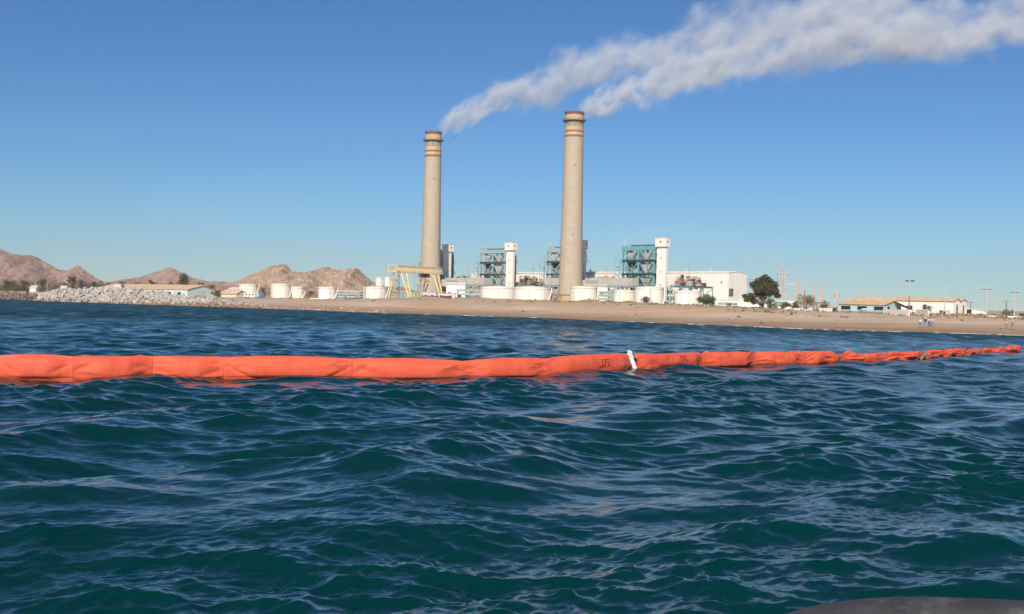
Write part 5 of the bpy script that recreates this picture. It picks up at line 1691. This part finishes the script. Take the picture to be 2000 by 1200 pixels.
# the big tree beside the white hall: domed crown and a low drooping limb to the left
foliage('large_tree', 'large dark round-crowned tree standing right of the white hall', 1489, 537, 72, 345, LEAF_D, 1, .36, leaves=17000, leaf=.42,
        lobes=[(-.15, 0, .80, .34), (.25, .1, .84, .30), (0, -.15, .62, .42), (.5, 0, .70, .36), (-.42, .1, .70, .30), (.62, 0, .52, .30), (.3, 0, .50, .38), (-.1, .2, .45, .34), (-.3, 0, .56, .26), (.8, 0, .40, .20),
               (-.62, 0, .36, .28), (-.85, -.1, .27, .22), (-.45, 0, .22, .24), (-.95, .1, .37, .16), (.1, 0, .93, .20), (.0, 0, .32, .20)])
foliage('bush', 'round green bush in front of the white tank', 1380, 577.5, 42, 395, LEAF_G, 2, .1, 10, 3600, .34, cat='bush')
foliage('bush', 'dark olive bush in front of the largest white tank', 1262, 580.5, 34, 400, LEAF_O, 3, .1, 8, 1800, .28, cat='bush')
foliage('bush', 'grey-brown bush below the large dark tree', 1487, 586, 26, 316, LEAF_GREY, 4, .12, 8, 2200, .26, cat='bush')
foliage('bush', 'green bush beside the grey-brown one below the tree', 1504, 584.5, 28, 318, LEAF_O, 5, .12, 8, 2200, .26, cat='bush')
foliage('dry_tree', 'wide dry olive tree behind the broken wall', 1574, 575.5, 46, 325, LEAF_DRY, 6, .22, 10, 2600, .28, cat='tree')
foliage('dry_tree', 'smaller dry green tree left of the wide dry one', 1554, 586, 22, 316, LEAF_O, 7, .15, 7, 1300, .25, cat='tree')
foliage('dry_tree', 'dry tree behind the wall right of the rusty gate', 1608, 587, 26, 320, LEAF_DRY, 8, .2, 7, 1300, .26, cat='tree')
foliage('bush', 'low olive scrub bush left of the wide dry tree', 1535, 590, 24, 322, LEAF_O, 91, .08, 7, 1400, .25, cat='bush')
foliage('bush', 'green bush between white wall and blue shed', 1631, 600, 16, 312, LEAF_O, 9, .1, 6, 900, .22, cat='bush')
foliage('dry_tree', 'small bare pale tree against the white warehouse', 1817, 597, 20, 318, LEAF_GREY, 10, .4, 6, 420, .22, cat='tree')
foliage('bush', 'brown bush on the flat land near the beach poles', 1970, 606, 26, 350, LEAF_GREY, 11, .1, 8, 1500, .30, cat='bush')
foliage('bush', 'dark bush cut by the picture edge beyond the poles', 1998, 612.5, 16, 320, LEAF_D, 12, .1, 6, 900, .25, cat='bush')
foliage('bush', 'small green bush behind the gap between two cream tanks', 513, 560, 22, 660, LEAF_O, 13, .15, 6, 900, .40, cat='bush')
foliage('bush', 'brown bush between the small white tank and the next one', 606, 567, 20, 640, LEAF_O, 14, .15, 6, 800, .4, cat='bush')
foliage('bush', 'olive bush in front of the small tan-roofed house', 424, 567, 26, 480, LEAF_O, 15, .12, 8, 1600, .36, cat='bush')
foliage('round_tree', 'big round dark tree behind the end of the long shed', 358, 534, 36, 640, LEAF_D, 16, .32, 11, 3400, .5, cat='tree')
foliage('round_tree', 'small dark tree above the middle of the long tan roof', 296, 545, 17, 660, LEAF_D, 17, .3, 7, 1000, .45, cat='tree')
foliage('round_tree', 'dark tree in front of the small pointed reddish hill', 141, 536, 24, 700, LEAF_D, 18, .2, 9, 1900, .5, cat='tree')
foliage('round_tree', 'small olive tree right of the big round dark tree', 391, 547, 17, 620, LEAF_O, 19, .25, 7, 1000, .45, cat='tree')
foliage('round_tree', 'green spreading tree above the end gable of the long shed', 412, 556, 24, 600, LEAF_O, 20, .2, 7, 1200, .45, cat='tree')
_places = ['at the picture edge below the pinkish hill', 'second from the picture edge below the pinkish hill', 'third from the picture edge below the pinkish hill', 'fourth from the picture edge below the pinkish hill',
           'fifth from the picture edge, beside a thin far pole', 'sixth from the picture edge, before the tiny houses', 'just left of the dark tree by the reddish hill', 'just right of the dark tree by the reddish hill',
           'second right of the dark tree by the reddish hill', 'third right of the dark tree by the reddish hill', 'fourth right of the dark tree, above the tan roof', 'fifth right of the dark tree, above the tan roof',
           'between the small dark tree and the first far pole', 'left of the big round dark tree, low down']
for k, (cx, yt, w_, D, lm) in enumerate(((8, 544, 28, 780, LEAF_G), (28, 543, 26, 800, LEAF_O), (46, 546, 26, 760, LEAF_G), (66, 547, 20, 820, LEAF_GREY), (84, 544, 26, 800, LEAF_G), (108, 542, 30, 780, LEAF_GREY),
                                          (124, 550, 20, 760, LEAF_O), (163, 546, 24, 760, LEAF_G), (182, 547, 24, 780, LEAF_G), (200, 549, 22, 800, LEAF_O), (218, 549, 22, 780, LEAF_G), (240, 550, 22, 820, LEAF_O), (268, 550, 18, 700, LEAF_O), (332, 549, 18, 700, LEAF_O))):
    foliage('scrub_tree', ('green', 'olive', 'brown')[(LEAF_G, LEAF_O, LEAF_GREY).index(lm)] + ' scrub tree ' + _places[k], cx, yt, w_ * 1.35, D, lm, 40 + k, .02, 11, 2200, .55, cat='tree', group='scrub trees below the hills')
# dry low weeds on the upper beach and the plain
def scatter_weeds():
    rnd = random.Random(77); v, f = [], []
    for k in range(2600):
        c = rnd.uniform(1080, 2060) if rnd.random() < .75 else rnd.uniform(0, 1080)
        D0 = CAM_H * FPX / float(np.interp(c, [p[0] for p in _sh], [p[1] for p in _sh]))
        x = (c - 1000) / FPX * D0; y = D0 + rnd.uniform(55, 190) * (1 if c > 1080 else 1.4)
        x *= y / D0
        if noise.noise(Vector((x * .03, y * .03, 3))) < -.05: continue
        z = gz(x, y); s = rnd.uniform(.25, .6)
        for q in range(5):
            a = Vector((rnd.gauss(0, .5), rnd.gauss(0, .5), 1)).normalized() * s; b = Vector((rnd.gauss(0, 1), rnd.gauss(0, 1), 0)).normalized() * s * .35
            o = Vector((x + rnd.uniform(-.4, .4), y + rnd.uniform(-.4, .4), z - .05)); n = len(v)
            v += [o - b, o + b, o + a + b * .5, o + a - b * .5]; f.append((n, n + 1, n + 2, n + 3))
    me = bpy.data.meshes.new('dry_weeds'); me.from_pydata(v, [], f); me.update()
    tag(link('dry_weeds', me, LEAF_DRY), 'low dry weeds dotted over the upper beach', 'weeds', kind='stuff')
scatter_weeds()

# far scrub reading as one green-brown mass below the hills
def far_scrub():
    rnd = random.Random(31)
    for mt, lab, n0, sd in ((LEAF_G, 'far band of green scrub below the pinkish hills', 520, 1), (LEAF_GREY, 'far band of dry brown scrub below the pinkish hills', 360, 2)):
        v, f = [], []
        for k in range(n0):
            c = rnd.uniform(-60, 330 if rnd.random() < .75 else 470); D0 = rnd.uniform(820, 1150); x = gx(c, D0); z = gz(x, D0)
            h = rnd.uniform(2.2, 6.6) * (1.15 if c < 240 else .6); w = h * rnd.uniform(.8, 1.7)
            for q in range(42):
                d = Vector((rnd.gauss(0, 1), rnd.gauss(0, 1), rnd.gauss(0, 1))).normalized() * rnd.random() ** .4
                o = Vector((x + d.x * w * .6, D0 + d.y * w * .6, z + h * .5 + d.z * h * .5)); s = rnd.uniform(.5, 1.2)
                a = Vector((rnd.gauss(0, 1), rnd.gauss(0, 1), rnd.gauss(0, 1))).normalized() * s * .5; b = a.cross(Vector((rnd.gauss(0, 1), rnd.gauss(0, 1), rnd.gauss(0, 1)))).normalized() * s * .35
                n = len(v); v += [o - a, o + b, o + a, o - b]; f.append((n, n + 1, n + 2, n + 3))
        me = bpy.data.meshes.new('far_scrub'); me.from_pydata(v, [], f); me.update()
        tag(link('far_scrub', me, mt), lab, 'scrub', kind='stuff')
far_scrub()
# ------------------------------------------------------------------ people on the beach
SKIN = mat('skin', (.34, .19, .12), .6, .08, 6)
CLOTH = {k: mat('cloth_' + k, c, .85, .12, 5) for k, c in dict(white=(.72, .72, .72), navy=(.03, .04, .09), blue=(.22, .30, .45), grey=(.25, .25, .27), jeans=(.07, .10, .20), lilac=(.48, .46, .58), yellow=(.70, .55, .08), orange=(.72, .20, .05), khaki=(.42, .34, .2), dark=(.04, .04, .045)).items()}
HAT = {k: mat('helmet_' + k, c, .4, .05, 5) for k, c in dict(white=(.8, .8, .78), yellow=(.75, .55, .08), dark=(.05, .04, .035)).items()}
def skinned(name, verts, edges, radii, mt, parent, sub=2, root_i=0):
    me = bpy.data.meshes.new(name); me.from_pydata([tuple(v) for v in verts], edges, []); me.update()
    o = bpy.data.objects.new(name, me); col.objects.link(o)
    md = o.modifiers.new('skin', 'SKIN'); md.use_smooth_shade = True
    for i, r_ in enumerate(radii):
        me.skin_vertices[0].data[i].radius = (r_, r_) if not hasattr(r_, '__len__') else r_
        me.skin_vertices[0].data[i].use_root = (i == root_i)
    o.modifiers.new('sub', 'SUBSURF').levels = sub
    o.modifiers['sub'].render_levels = sub
    dg = bpy.context.evaluated_depsgraph_get(); dg.update()
    m2 = bpy.data.meshes.new_from_object(o.evaluated_get(dg))
    bpy.data.objects.remove(o); bpy.data.meshes.remove(me)
    m2.name = name; m2.materials.clear(); m2.materials.append(mt)
    return link(name, m2, None, parent, smooth=True)
def person(label, cx, yfeet, D, rz, shirt, trousers, hat, pose, vest=None, h=1.74):
    x = gx(cx, D); p = Vector((x, D, gz(x, D)))
    root = empty('person', p, rz); tag(root, label, 'person', 'people standing on the beach')
    s = h / 1.74
    st = pose.get('stride', .12); la = pose.get('left', (.30, -.05, .98)); ra = pose.get('right', (-.30, -.05, .98)); bend = pose.get('bend', 0)
    V3 = lambda a, b, c: Vector((a, b, c)) * s
    pel = V3(0, 0, .93); ch = V3(0, -bend * .5, 1.30); nk = V3(0, -bend * .8, 1.46); hd = V3(0, -bend - .01, 1.60); ht = V3(0, -bend, 1.70)
    hipL, hipR = V3(.09, 0, .90), V3(-.09, 0, .90)
    knL, knR = V3(.11, -st * .6 - .03, .50), V3(-.11, st * .3 - .02, .50)
    anL, anR = V3(.12, -st, .08), V3(-.12, st, .08)
    toL, toR = V3(.14, -st - .17, .035), V3(-.14, st - .16, .035)
    shL, shR = V3(.19, -bend * .6, 1.40), V3(-.19, -bend * .6, 1.40)
    def arm(sh, hand):
        hand = V3(*hand); mid = (sh + hand) / 2; out = Vector((math.copysign(.07, sh.x), .05, 0))
        return mid + out, hand
    elL, haL = arm(shL, la); elR, haR = arm(shR, ra)
    vs = [pel, ch, nk, hd, ht, hipL, knL, anL, toL, hipR, knR, anR, toR, shL, elL, haL, shR, elR, haR]
    es = [(0, 1), (1, 2), (2, 3), (3, 4), (0, 5), (5, 6), (6, 7), (7, 8), (0, 9), (9, 10), (10, 11), (11, 12), (1, 13), (13, 14), (14, 15), (1, 16), (16, 17), (17, 18)]
    rr = [.13, .14, .055, .095, .07, .085, .055, .038, .035, .085, .055, .038, .035, .06, .043, .032, .06, .043, .032]
    # fingers: short chains from each palm
    n0 = len(vs)
    for hi, el in ((15, elL), (18, elR)):
        d = (vs[hi] - el).normalized(); side = d.cross(Vector((0, 1, 0))).normalized()
        palm = vs[hi] + d * .06; vs.append(palm); es.append((hi, len(vs) - 1)); rr.append(.026); pi_ = len(vs) - 1
        for q in range(4):
            a = palm + d * (.035 + .006 * (1.5 - abs(q - 1.5))) + Vector((0, 1, 0)) * (q - 1.5) * .017; b = a + d * .03 + Vector((0, 0, 0))
            vs.append(a); es.append((pi_, len(vs) - 1)); rr.append(.009); vs.append(b); es.append((len(vs) - 2, len(vs) - 1)); rr.append(.008)
        th = vs[hi] + d * .03 + Vector((0, -.035, 0)); vs.append(th); es.append((hi, len(vs) - 1)); rr.append(.010)
    skinned('body', vs, es, [r_ * s for r_ in rr], SKIN, root, 1)
    # clothing
    skinned('shirt', [pel + V3(0, 0, .02), ch, nk - V3(0, 0, .03), shL, (shL + elL) / 2 + V3(0, 0, -.02), elL, shR, (shR + elR) / 2 + V3(0, 0, -.02), elR], [(0, 1), (1, 2), (1, 3), (3, 4), (4, 5), (1, 6), (6, 7), (7, 8)], [q * s for q in (.165, .175, .075, .082, .068, .058, .082, .068, .058)], CLOTH[shirt], root, 1)
    skinned('trousers', [pel, hipL, knL, anL + V3(0, 0, .05), hipR, knR, anR + V3(0, 0, .05)], [(0, 1), (1, 2), (2, 3), (0, 4), (4, 5), (5, 6)], [q * s for q in (.15, .11, .08, .066, .11, .08, .066)], CLOTH[trousers], root, 1)
    for a_, t_ in ((anL, toL), (anR, toR)):
        skinned('shoe', [a_ + V3(0, .05, -.035), a_ + V3(0, -.04, -.03), t_], [(0, 1), (1, 2)], [.045 * s, .05 * s, .042 * s], CLOTH['dark'], root, 1)
    if vest:
        skinned('vest', [pel + V3(0, 0, .12), ch + V3(0, 0, .02)], [(0, 1)], [.19 * s, .20 * s], CLOTH[vest], root, 1)
    # helmet: dome with brim, or hair
    c = hd + V3(0, 0, .045)
    if hat == 'dark':
        MB().lathe([(.098 * s, c.z - .02), (.112 * s, c.z + .03), (.095 * s, c.z + .09), (.05 * s, c.z + .125), (.005, c.z + .135)], 14, (c.x, c.y + .012), cap0=True).build('hair', HAT['dark'], root, True)
    else:
        MB().lathe([(.17 * s, c.z + .005), (.172 * s, c.z + .02), (.128 * s, c.z + .03), (.122 * s, c.z + .08), (.085 * s, c.z + .135), (.005, c.z + .155)], 16, (c.x, c.y - .01)).build('helmet', HAT[hat], root, True)
    # face
    for q in (-1, 1): MB().lathe([(.002, hd.z - .002), (.012 * s, hd.z + .008), (.002, hd.z + .018)], 6, (hd.x + q * .035 * s, hd.y - .093 * s)).build('eye', CLOTH['dark'], root)
    MB().add([(hd.x - .016, hd.y - .088 * s, hd.z - .035), (hd.x + .016, hd.y - .088 * s, hd.z - .035), (hd.x, hd.y - .125 * s, hd.z - .03), (hd.x, hd.y - .092 * s, hd.z + .01)], [(0, 1, 2), (0, 2, 3), (1, 3, 2), (0, 3, 1)]).build('nose', SKIN, root)
    MB().box(hd.x - .025, hd.x + .025, hd.y - .095 * s, hd.y - .085 * s, hd.z - .066, hd.z - .056).build('mouth', CLOTH['dark'], root)
    for q in (-1, 1): MB().lathe([(.004, hd.z - .03), (.016 * s, hd.z), (.004, hd.z + .03)], 6, (hd.x + q * .097 * s, hd.y + .005)).build('ear', SKIN, root)
    return root
person('person in white shirt and yellow helmet leaning, first of the four', 1798, 643, 203, R(35), 'white', 'grey', 'yellow', dict(bend=.10, stride=.16, left=(.26, -.3, 1.05), right=(-.3, -.1, .85)))
person('person in dark jacket and white helmet, second of the four', 1807.5, 641, 205, R(-60), 'navy', 'blue', 'white', dict(left=(.3, -.1, .9), right=(-.28, -.15, .9)))
person('bareheaded person in lilac shirt, third of the four', 1815.5, 641, 206, R(10), 'lilac', 'jeans', 'dark', dict(left=(.32, -.1, .9), stride=.05))
person('bareheaded person in pale shirt at the end of the four', 1822.5, 641, 205, R(-20), 'lilac', 'grey', 'dark', dict(stride=.08), h=1.8)
person('person in yellow vest and helmet, left of the far pair', 1967, 646, 199, R(-10), 'khaki', 'grey', 'yellow', dict(), 'yellow')
person('person in orange vest and white helmet, right of the far pair', 1978, 647, 197, R(15), 'grey', 'grey', 'white', dict(stride=.05), 'orange')

# ------------------------------------------------------------------ birds
BIRD = mat('bird_dark', (.06, .055, .05), .8, .2, 8)
for k, (bx_, by_, D) in enumerate(((890, 268, 300), (905, 317, 320), (261, 535, 420), (273, 534, 420), (394, 540, 430))):
    p = px(bx_, by_, D); b = empty('bird', p, R(30 + 40 * k)); tag(b, ('small dark bird beside the smoking farther chimney', 'small dark bird lower right of the farther chimney top', 'small dark bird above scrub, left of its close mate', 'small dark bird above scrub, right of its close mate', 'small dark bird over the round tree near the hill')[k], 'bird', 'birds in the sky')
    MB().tube([(-.22, 0, 0), (-.1, 0, .02), (.08, 0, .02), (.17, 0, .05), (.24, 0, .04)], [.02, .07, .075, .045, .012], 8).build('body', BIRD, b, True)
    for s in (-1, 1):
        MB().add([(.08, s * .05, .04), (-.08, s * .05, .04), (-.04, s * .32, .14), (.08, s * .30, .14), (-.10, s * .62, .05), (.08, s * .05, .06), (-.08, s * .05, .05), (-.04, s * .32, .155), (.08, s * .30, .155)],
                 [(0, 1, 2, 3), (3, 2, 4), (8, 7, 6, 5), (4, 7, 8)]).build('wing', BIRD, b)

# ------------------------------------------------------------------ the boat the photographer stands in: its rubber-topped bow
RUBBER = mat('worn_black_rubber', (.046, .045, .050), .6, .22, 4, spec=.3, bump=.12, bscale=10, stain=(.13, .125, .125), stain_scale=9, stain_amt=.7)
HULLM = mat('hull_paint', (.35, .36, .37), .5, .15, 2)
bt = empty('boat', (0, 0, 0)); tag(bt, 'worn dark rubber gunwale of the boat at the bottom corner', 'boat')
D0 = 4.6
line = [(1420, 1262), (1500, 1222), (1560, 1199), (1640, 1179), (1720, 1170), (1800, 1168), (1900, 1171), (2000, 1176), (2150, 1186), (2350, 1206)]
def gun(i):
    x, y = line[i]
    return px(x, y, D0 - .0006 * abs(x - 1780))
tops = [gun(i) for i in range(len(line))]
rad_ = .17
cent = [p - Vector((0, .02, rad_ * .97)) for p in tops]
fine_c = []
for i in range(len(cent) - 1):
    for k in range(6):
        t = k / 6
        p0, p1, p2, p3 = cent[max(i - 1, 0)], cent[i], cent[i + 1], cent[min(i + 2, len(cent) - 1)]
        fine_c.append(.5 * ((2 * p1) + (p2 - p0) * t + (2 * p0 - 5 * p1 + 4 * p2 - p3) * t * t + (3 * p1 - p0 - 3 * p2 + p3) * t ** 3))
fine_c.append(cent[-1])
fd = MB().tube(fine_c, [rad_] * len(fine_c), 28).build('rubber_fender', RUBBER, bt, True)
hv, hf = [], []
for q, p in enumerate(fine_c):
    hv += [p + Vector((0, .06, -.1)), p + Vector((0, -.02, -.9)), Vector((p.x, p.y - .5, -.35))]
for q in range(len(fine_c) - 1):
    for j in range(2): hf.append((3 * q + j, 3 * q + 3 + j, 3 * q + 4 + j, 3 * q + 1 + j))
n_ = len(hv)
# deck and keel line back towards the photographer
for q, p in enumerate(fine_c): hv.append(Vector((p.x * .9 + .1, .6, p.z - .25)))
for q in range(len(fine_c) - 1): hf.append((3 * q, n_ + q, n_ + q + 1, 3 * q + 3))
me = bpy.data.meshes.new('hull'); me.from_pydata([tuple(v) for v in hv], [], hf); me.update()
link('hull', me, HULLM, bt)
# ------------------------------------------------------------------ smoke
def plume(label, name, start, rz, length, r0, r1, rp, h1, l1, slope, dens, seed, lump=14.0, col_=(.87, .925, .99)):
    """smoke as a volume in a closed hull: local +X is downwind; the axis rises as h1*(1-exp(-x/l1)) + slope*x, the radius grows as r0+(r1-r0)*(x/length)^rp"""
    m = bpy.data.materials.new(name); m.use_nodes = True
    N, L = m.node_tree.nodes, m.node_tree.links
    N.clear()
    out = N.new('ShaderNodeOutputMaterial')
    pv = N.new('ShaderNodeVolumePrincipled')
    pv.inputs['Color'].default_value = col_ + (1,)
    pv.inputs['Anisotropy'].default_value = 0.0
    L.new(pv.outputs[0], out.inputs['Volume'])
    tc = N.new('ShaderNodeTexCoord')
    def math_(op, a, b=None, clamp=False, c=None):
        n = N.new('ShaderNodeMath'); n.operation = op; n.use_clamp = clamp
        for i, s in enumerate((a, b, c)):
            if s is None: continue
            if isinstance(s, (int, float)): n.inputs[i].default_value = s
            else: L.new(s, n.inputs[i])
        return n.outputs[0]
    # swirl the coordinates with noise whose size follows the plume
    sp0 = N.new('ShaderNodeSeparateXYZ'); L.new(tc.outputs['Object'], sp0.inputs[0])
    PC = [tc.outputs['Object']]
    def nz(scale, detail, rough, off):
        mp = N.new('ShaderNodeMapping'); mp.inputs['Location'].default_value = (seed + off, seed * 2 - off, off * 3)
        mp.inputs['Scale'].default_value = (scale,) * 3
        L.new(PC[0], mp.inputs['Vector'])
        n = N.new('ShaderNodeTexNoise'); n.inputs['Scale'].default_value = 1; n.inputs['Detail'].default_value = detail; n.inputs['Roughness'].default_value = rough
        L.new(mp.outputs[0], n.inputs['Vector'])
        return n
    x = sp0.outputs[0]
    xn = math_('DIVIDE', math_('MAXIMUM', x, 0.01), length)
    rad = math_('MULTIPLY_ADD', math_('POWER', xn, rp), r1 - r0, c=r0)
    axis = math_('ADD', math_('MULTIPLY', x, slope), math_('MULTIPLY', math_('SUBTRACT', 1.0, math_('POWER', math.e, math_('MULTIPLY', x, -1.0 / l1))), h1))
    qy = math_('DIVIDE', sp0.outputs[1], rad)
    qz = math_('DIVIDE', math_('SUBTRACT', sp0.outputs[2], axis), rad)
    # coordinates in plume radii, so puffs grow as the plume spreads
    xs_ = math_('MULTIPLY', math_('POWER', math_('ADD', math_('MAXIMUM', x, 0.0), 3.0), 1 - rp), .8 * length ** rp / (r1 * (1 - rp)))
    pc = N.new('ShaderNodeCombineXYZ'); L.new(xs_, pc.inputs[0]); L.new(qy, pc.inputs[1]); L.new(qz, pc.inputs[2])
    PC[0] = pc.outputs[0]
    big = nz(.62, 2, .5, 1.0); mid = nz(1.35, 3, .55, 7.0)
    def centred(node, k):
        s = N.new('ShaderNodeSeparateXYZ'); L.new(node.outputs['Color'], s.inputs[0])
        return [math_('MULTIPLY', math_('SUBTRACT', s.outputs[i], .5), k) for i in range(3)]
    wb = centred(big, 1.7); wm = centred(mid, 1.0)
    qy = math_('ADD', qy, math_('ADD', wb[1], wm[1])); qz = math_('ADD', qz, math_('ADD', wb[2], wm[2]))
    rr = math_('SQRT', math_('ADD', math_('MULTIPLY', qy, qy), math_('MULTIPLY', qz, qz)))
    core = N.new('ShaderNodeMapRange'); core.interpolation_type = 'SMOOTHSTEP'
    core.inputs['From Min'].default_value = .95; core.inputs['From Max'].default_value = .25
    L.new(rr, core.inputs['Value'])
    fine = nz(1.7, 5, .6, 13.0)
    fr = N.new('ShaderNodeMapRange'); fr.inputs['From Min'].default_value = .33; fr.inputs['From Max'].default_value = .66
    L.new(fine.outputs['Fac'], fr.inputs['Value'])
    dn = math_('MULTIPLY', core.outputs[0], fr.outputs[0])
    dn = math_('MULTIPLY', dn, math_('MULTIPLY_ADD', fr.outputs[0], .7, c=.3))
    # thins as it spreads; fades in just above the mouth
    dn = math_('MULTIPLY', dn, math_('DIVIDE', dens, rad))
    fin = N.new('ShaderNodeMapRange'); fin.inputs['From Min'].default_value = 0; fin.inputs['From Max'].default_value = lump * .9
    L.new(x, fin.inputs['Value'])
    dn = math_('MULTIPLY', dn, fin.outputs[0])
    L.new(dn, pv.inputs['Density'])
    m.cycles.volume_step_rate = 0.18 if length > 100 else .4
    # hull
    v, f = [], []
    ns, nc = 60, 18
    for i in range(ns + 1):
        xx = length * i / ns
        rr_ = (r0 + (r1 - r0) * (xx / length) ** rp) * 1.75
        zz = slope * xx + h1 * (1 - math.exp(-xx / l1))
        for k in range(nc):
            t = 2 * math.pi * k / nc
            v.append((xx, rr_ * math.cos(t), zz + rr_ * math.sin(t)))
    for i in range(ns):
        for k in range(nc):
            k2 = (k + 1) % nc
            f.append((i * nc + k, (i + 1) * nc + k, (i + 1) * nc + k2, i * nc + k2))
    f.append(tuple(range(nc))); f.append(tuple(ns * nc + k for k in range(nc - 1, -1, -1)))
    me = bpy.data.meshes.new('smoke'); me.from_pydata(v, [], f); me.update()
    bm = bmesh.new(); bm.from_mesh(me); bmesh.ops.recalc_face_normals(bm, faces=bm.faces); bm.to_mesh(me); bm.free()
    o = link('smoke', me, m)
    o.location = start; o.rotation_euler = (0, 0, rz)
    tag(o, label, 'smoke', kind='stuff')
    return o
plume('thick white smoke plume drifting from the nearer chimney across the sky', 'stack_smoke', px(1127, 215, 655), R(10), 345, 4.0, 27, .42, 46, 140, .108, 3.7, 3.0, 10)
plume('thinner white smoke plume rising from the farther chimney', 'stack_smoke_far', px(852, 252, 745), R(14), 345, 4.0, 33, .50, 60, 135, .15, 2.8, 11.0, 10)
plume('small wisp of pinkish steam above the bright teal boiler frame', 'steam_wisp', px(1226, 470, 640), R(8), 22, .8, 3.6, .8, 4, 12, .16, .28, 5.0, 3.0, (.9, .86, .86))
# ------------------------------------------------------------------ thin sea haze
def make_haze():
    me = bpy.data.meshes.new('haze')
    mb = MB().box(-2600, 3000, -60, 5300, -9.5, 205)
    me = mb.mesh('haze')
    m = bpy.data.materials.new('haze_air'); m.use_nodes = True
    N, L = m.node_tree.nodes, m.node_tree.links
    N.clear()
    out = N.new('ShaderNodeOutputMaterial'); pv = N.new('ShaderNodeVolumePrincipled')
    pv.inputs['Color'].default_value = (.66, .83, 1.0, 1); pv.inputs['Density'].default_value = 9e-5; pv.inputs['Anisotropy'].default_value = .2
    L.new(pv.outputs[0], out.inputs['Volume'])
    o = link('haze', me, m)
    tag(o, 'faint pale haze over the far hills', 'haze', kind='stuff')
make_haze()
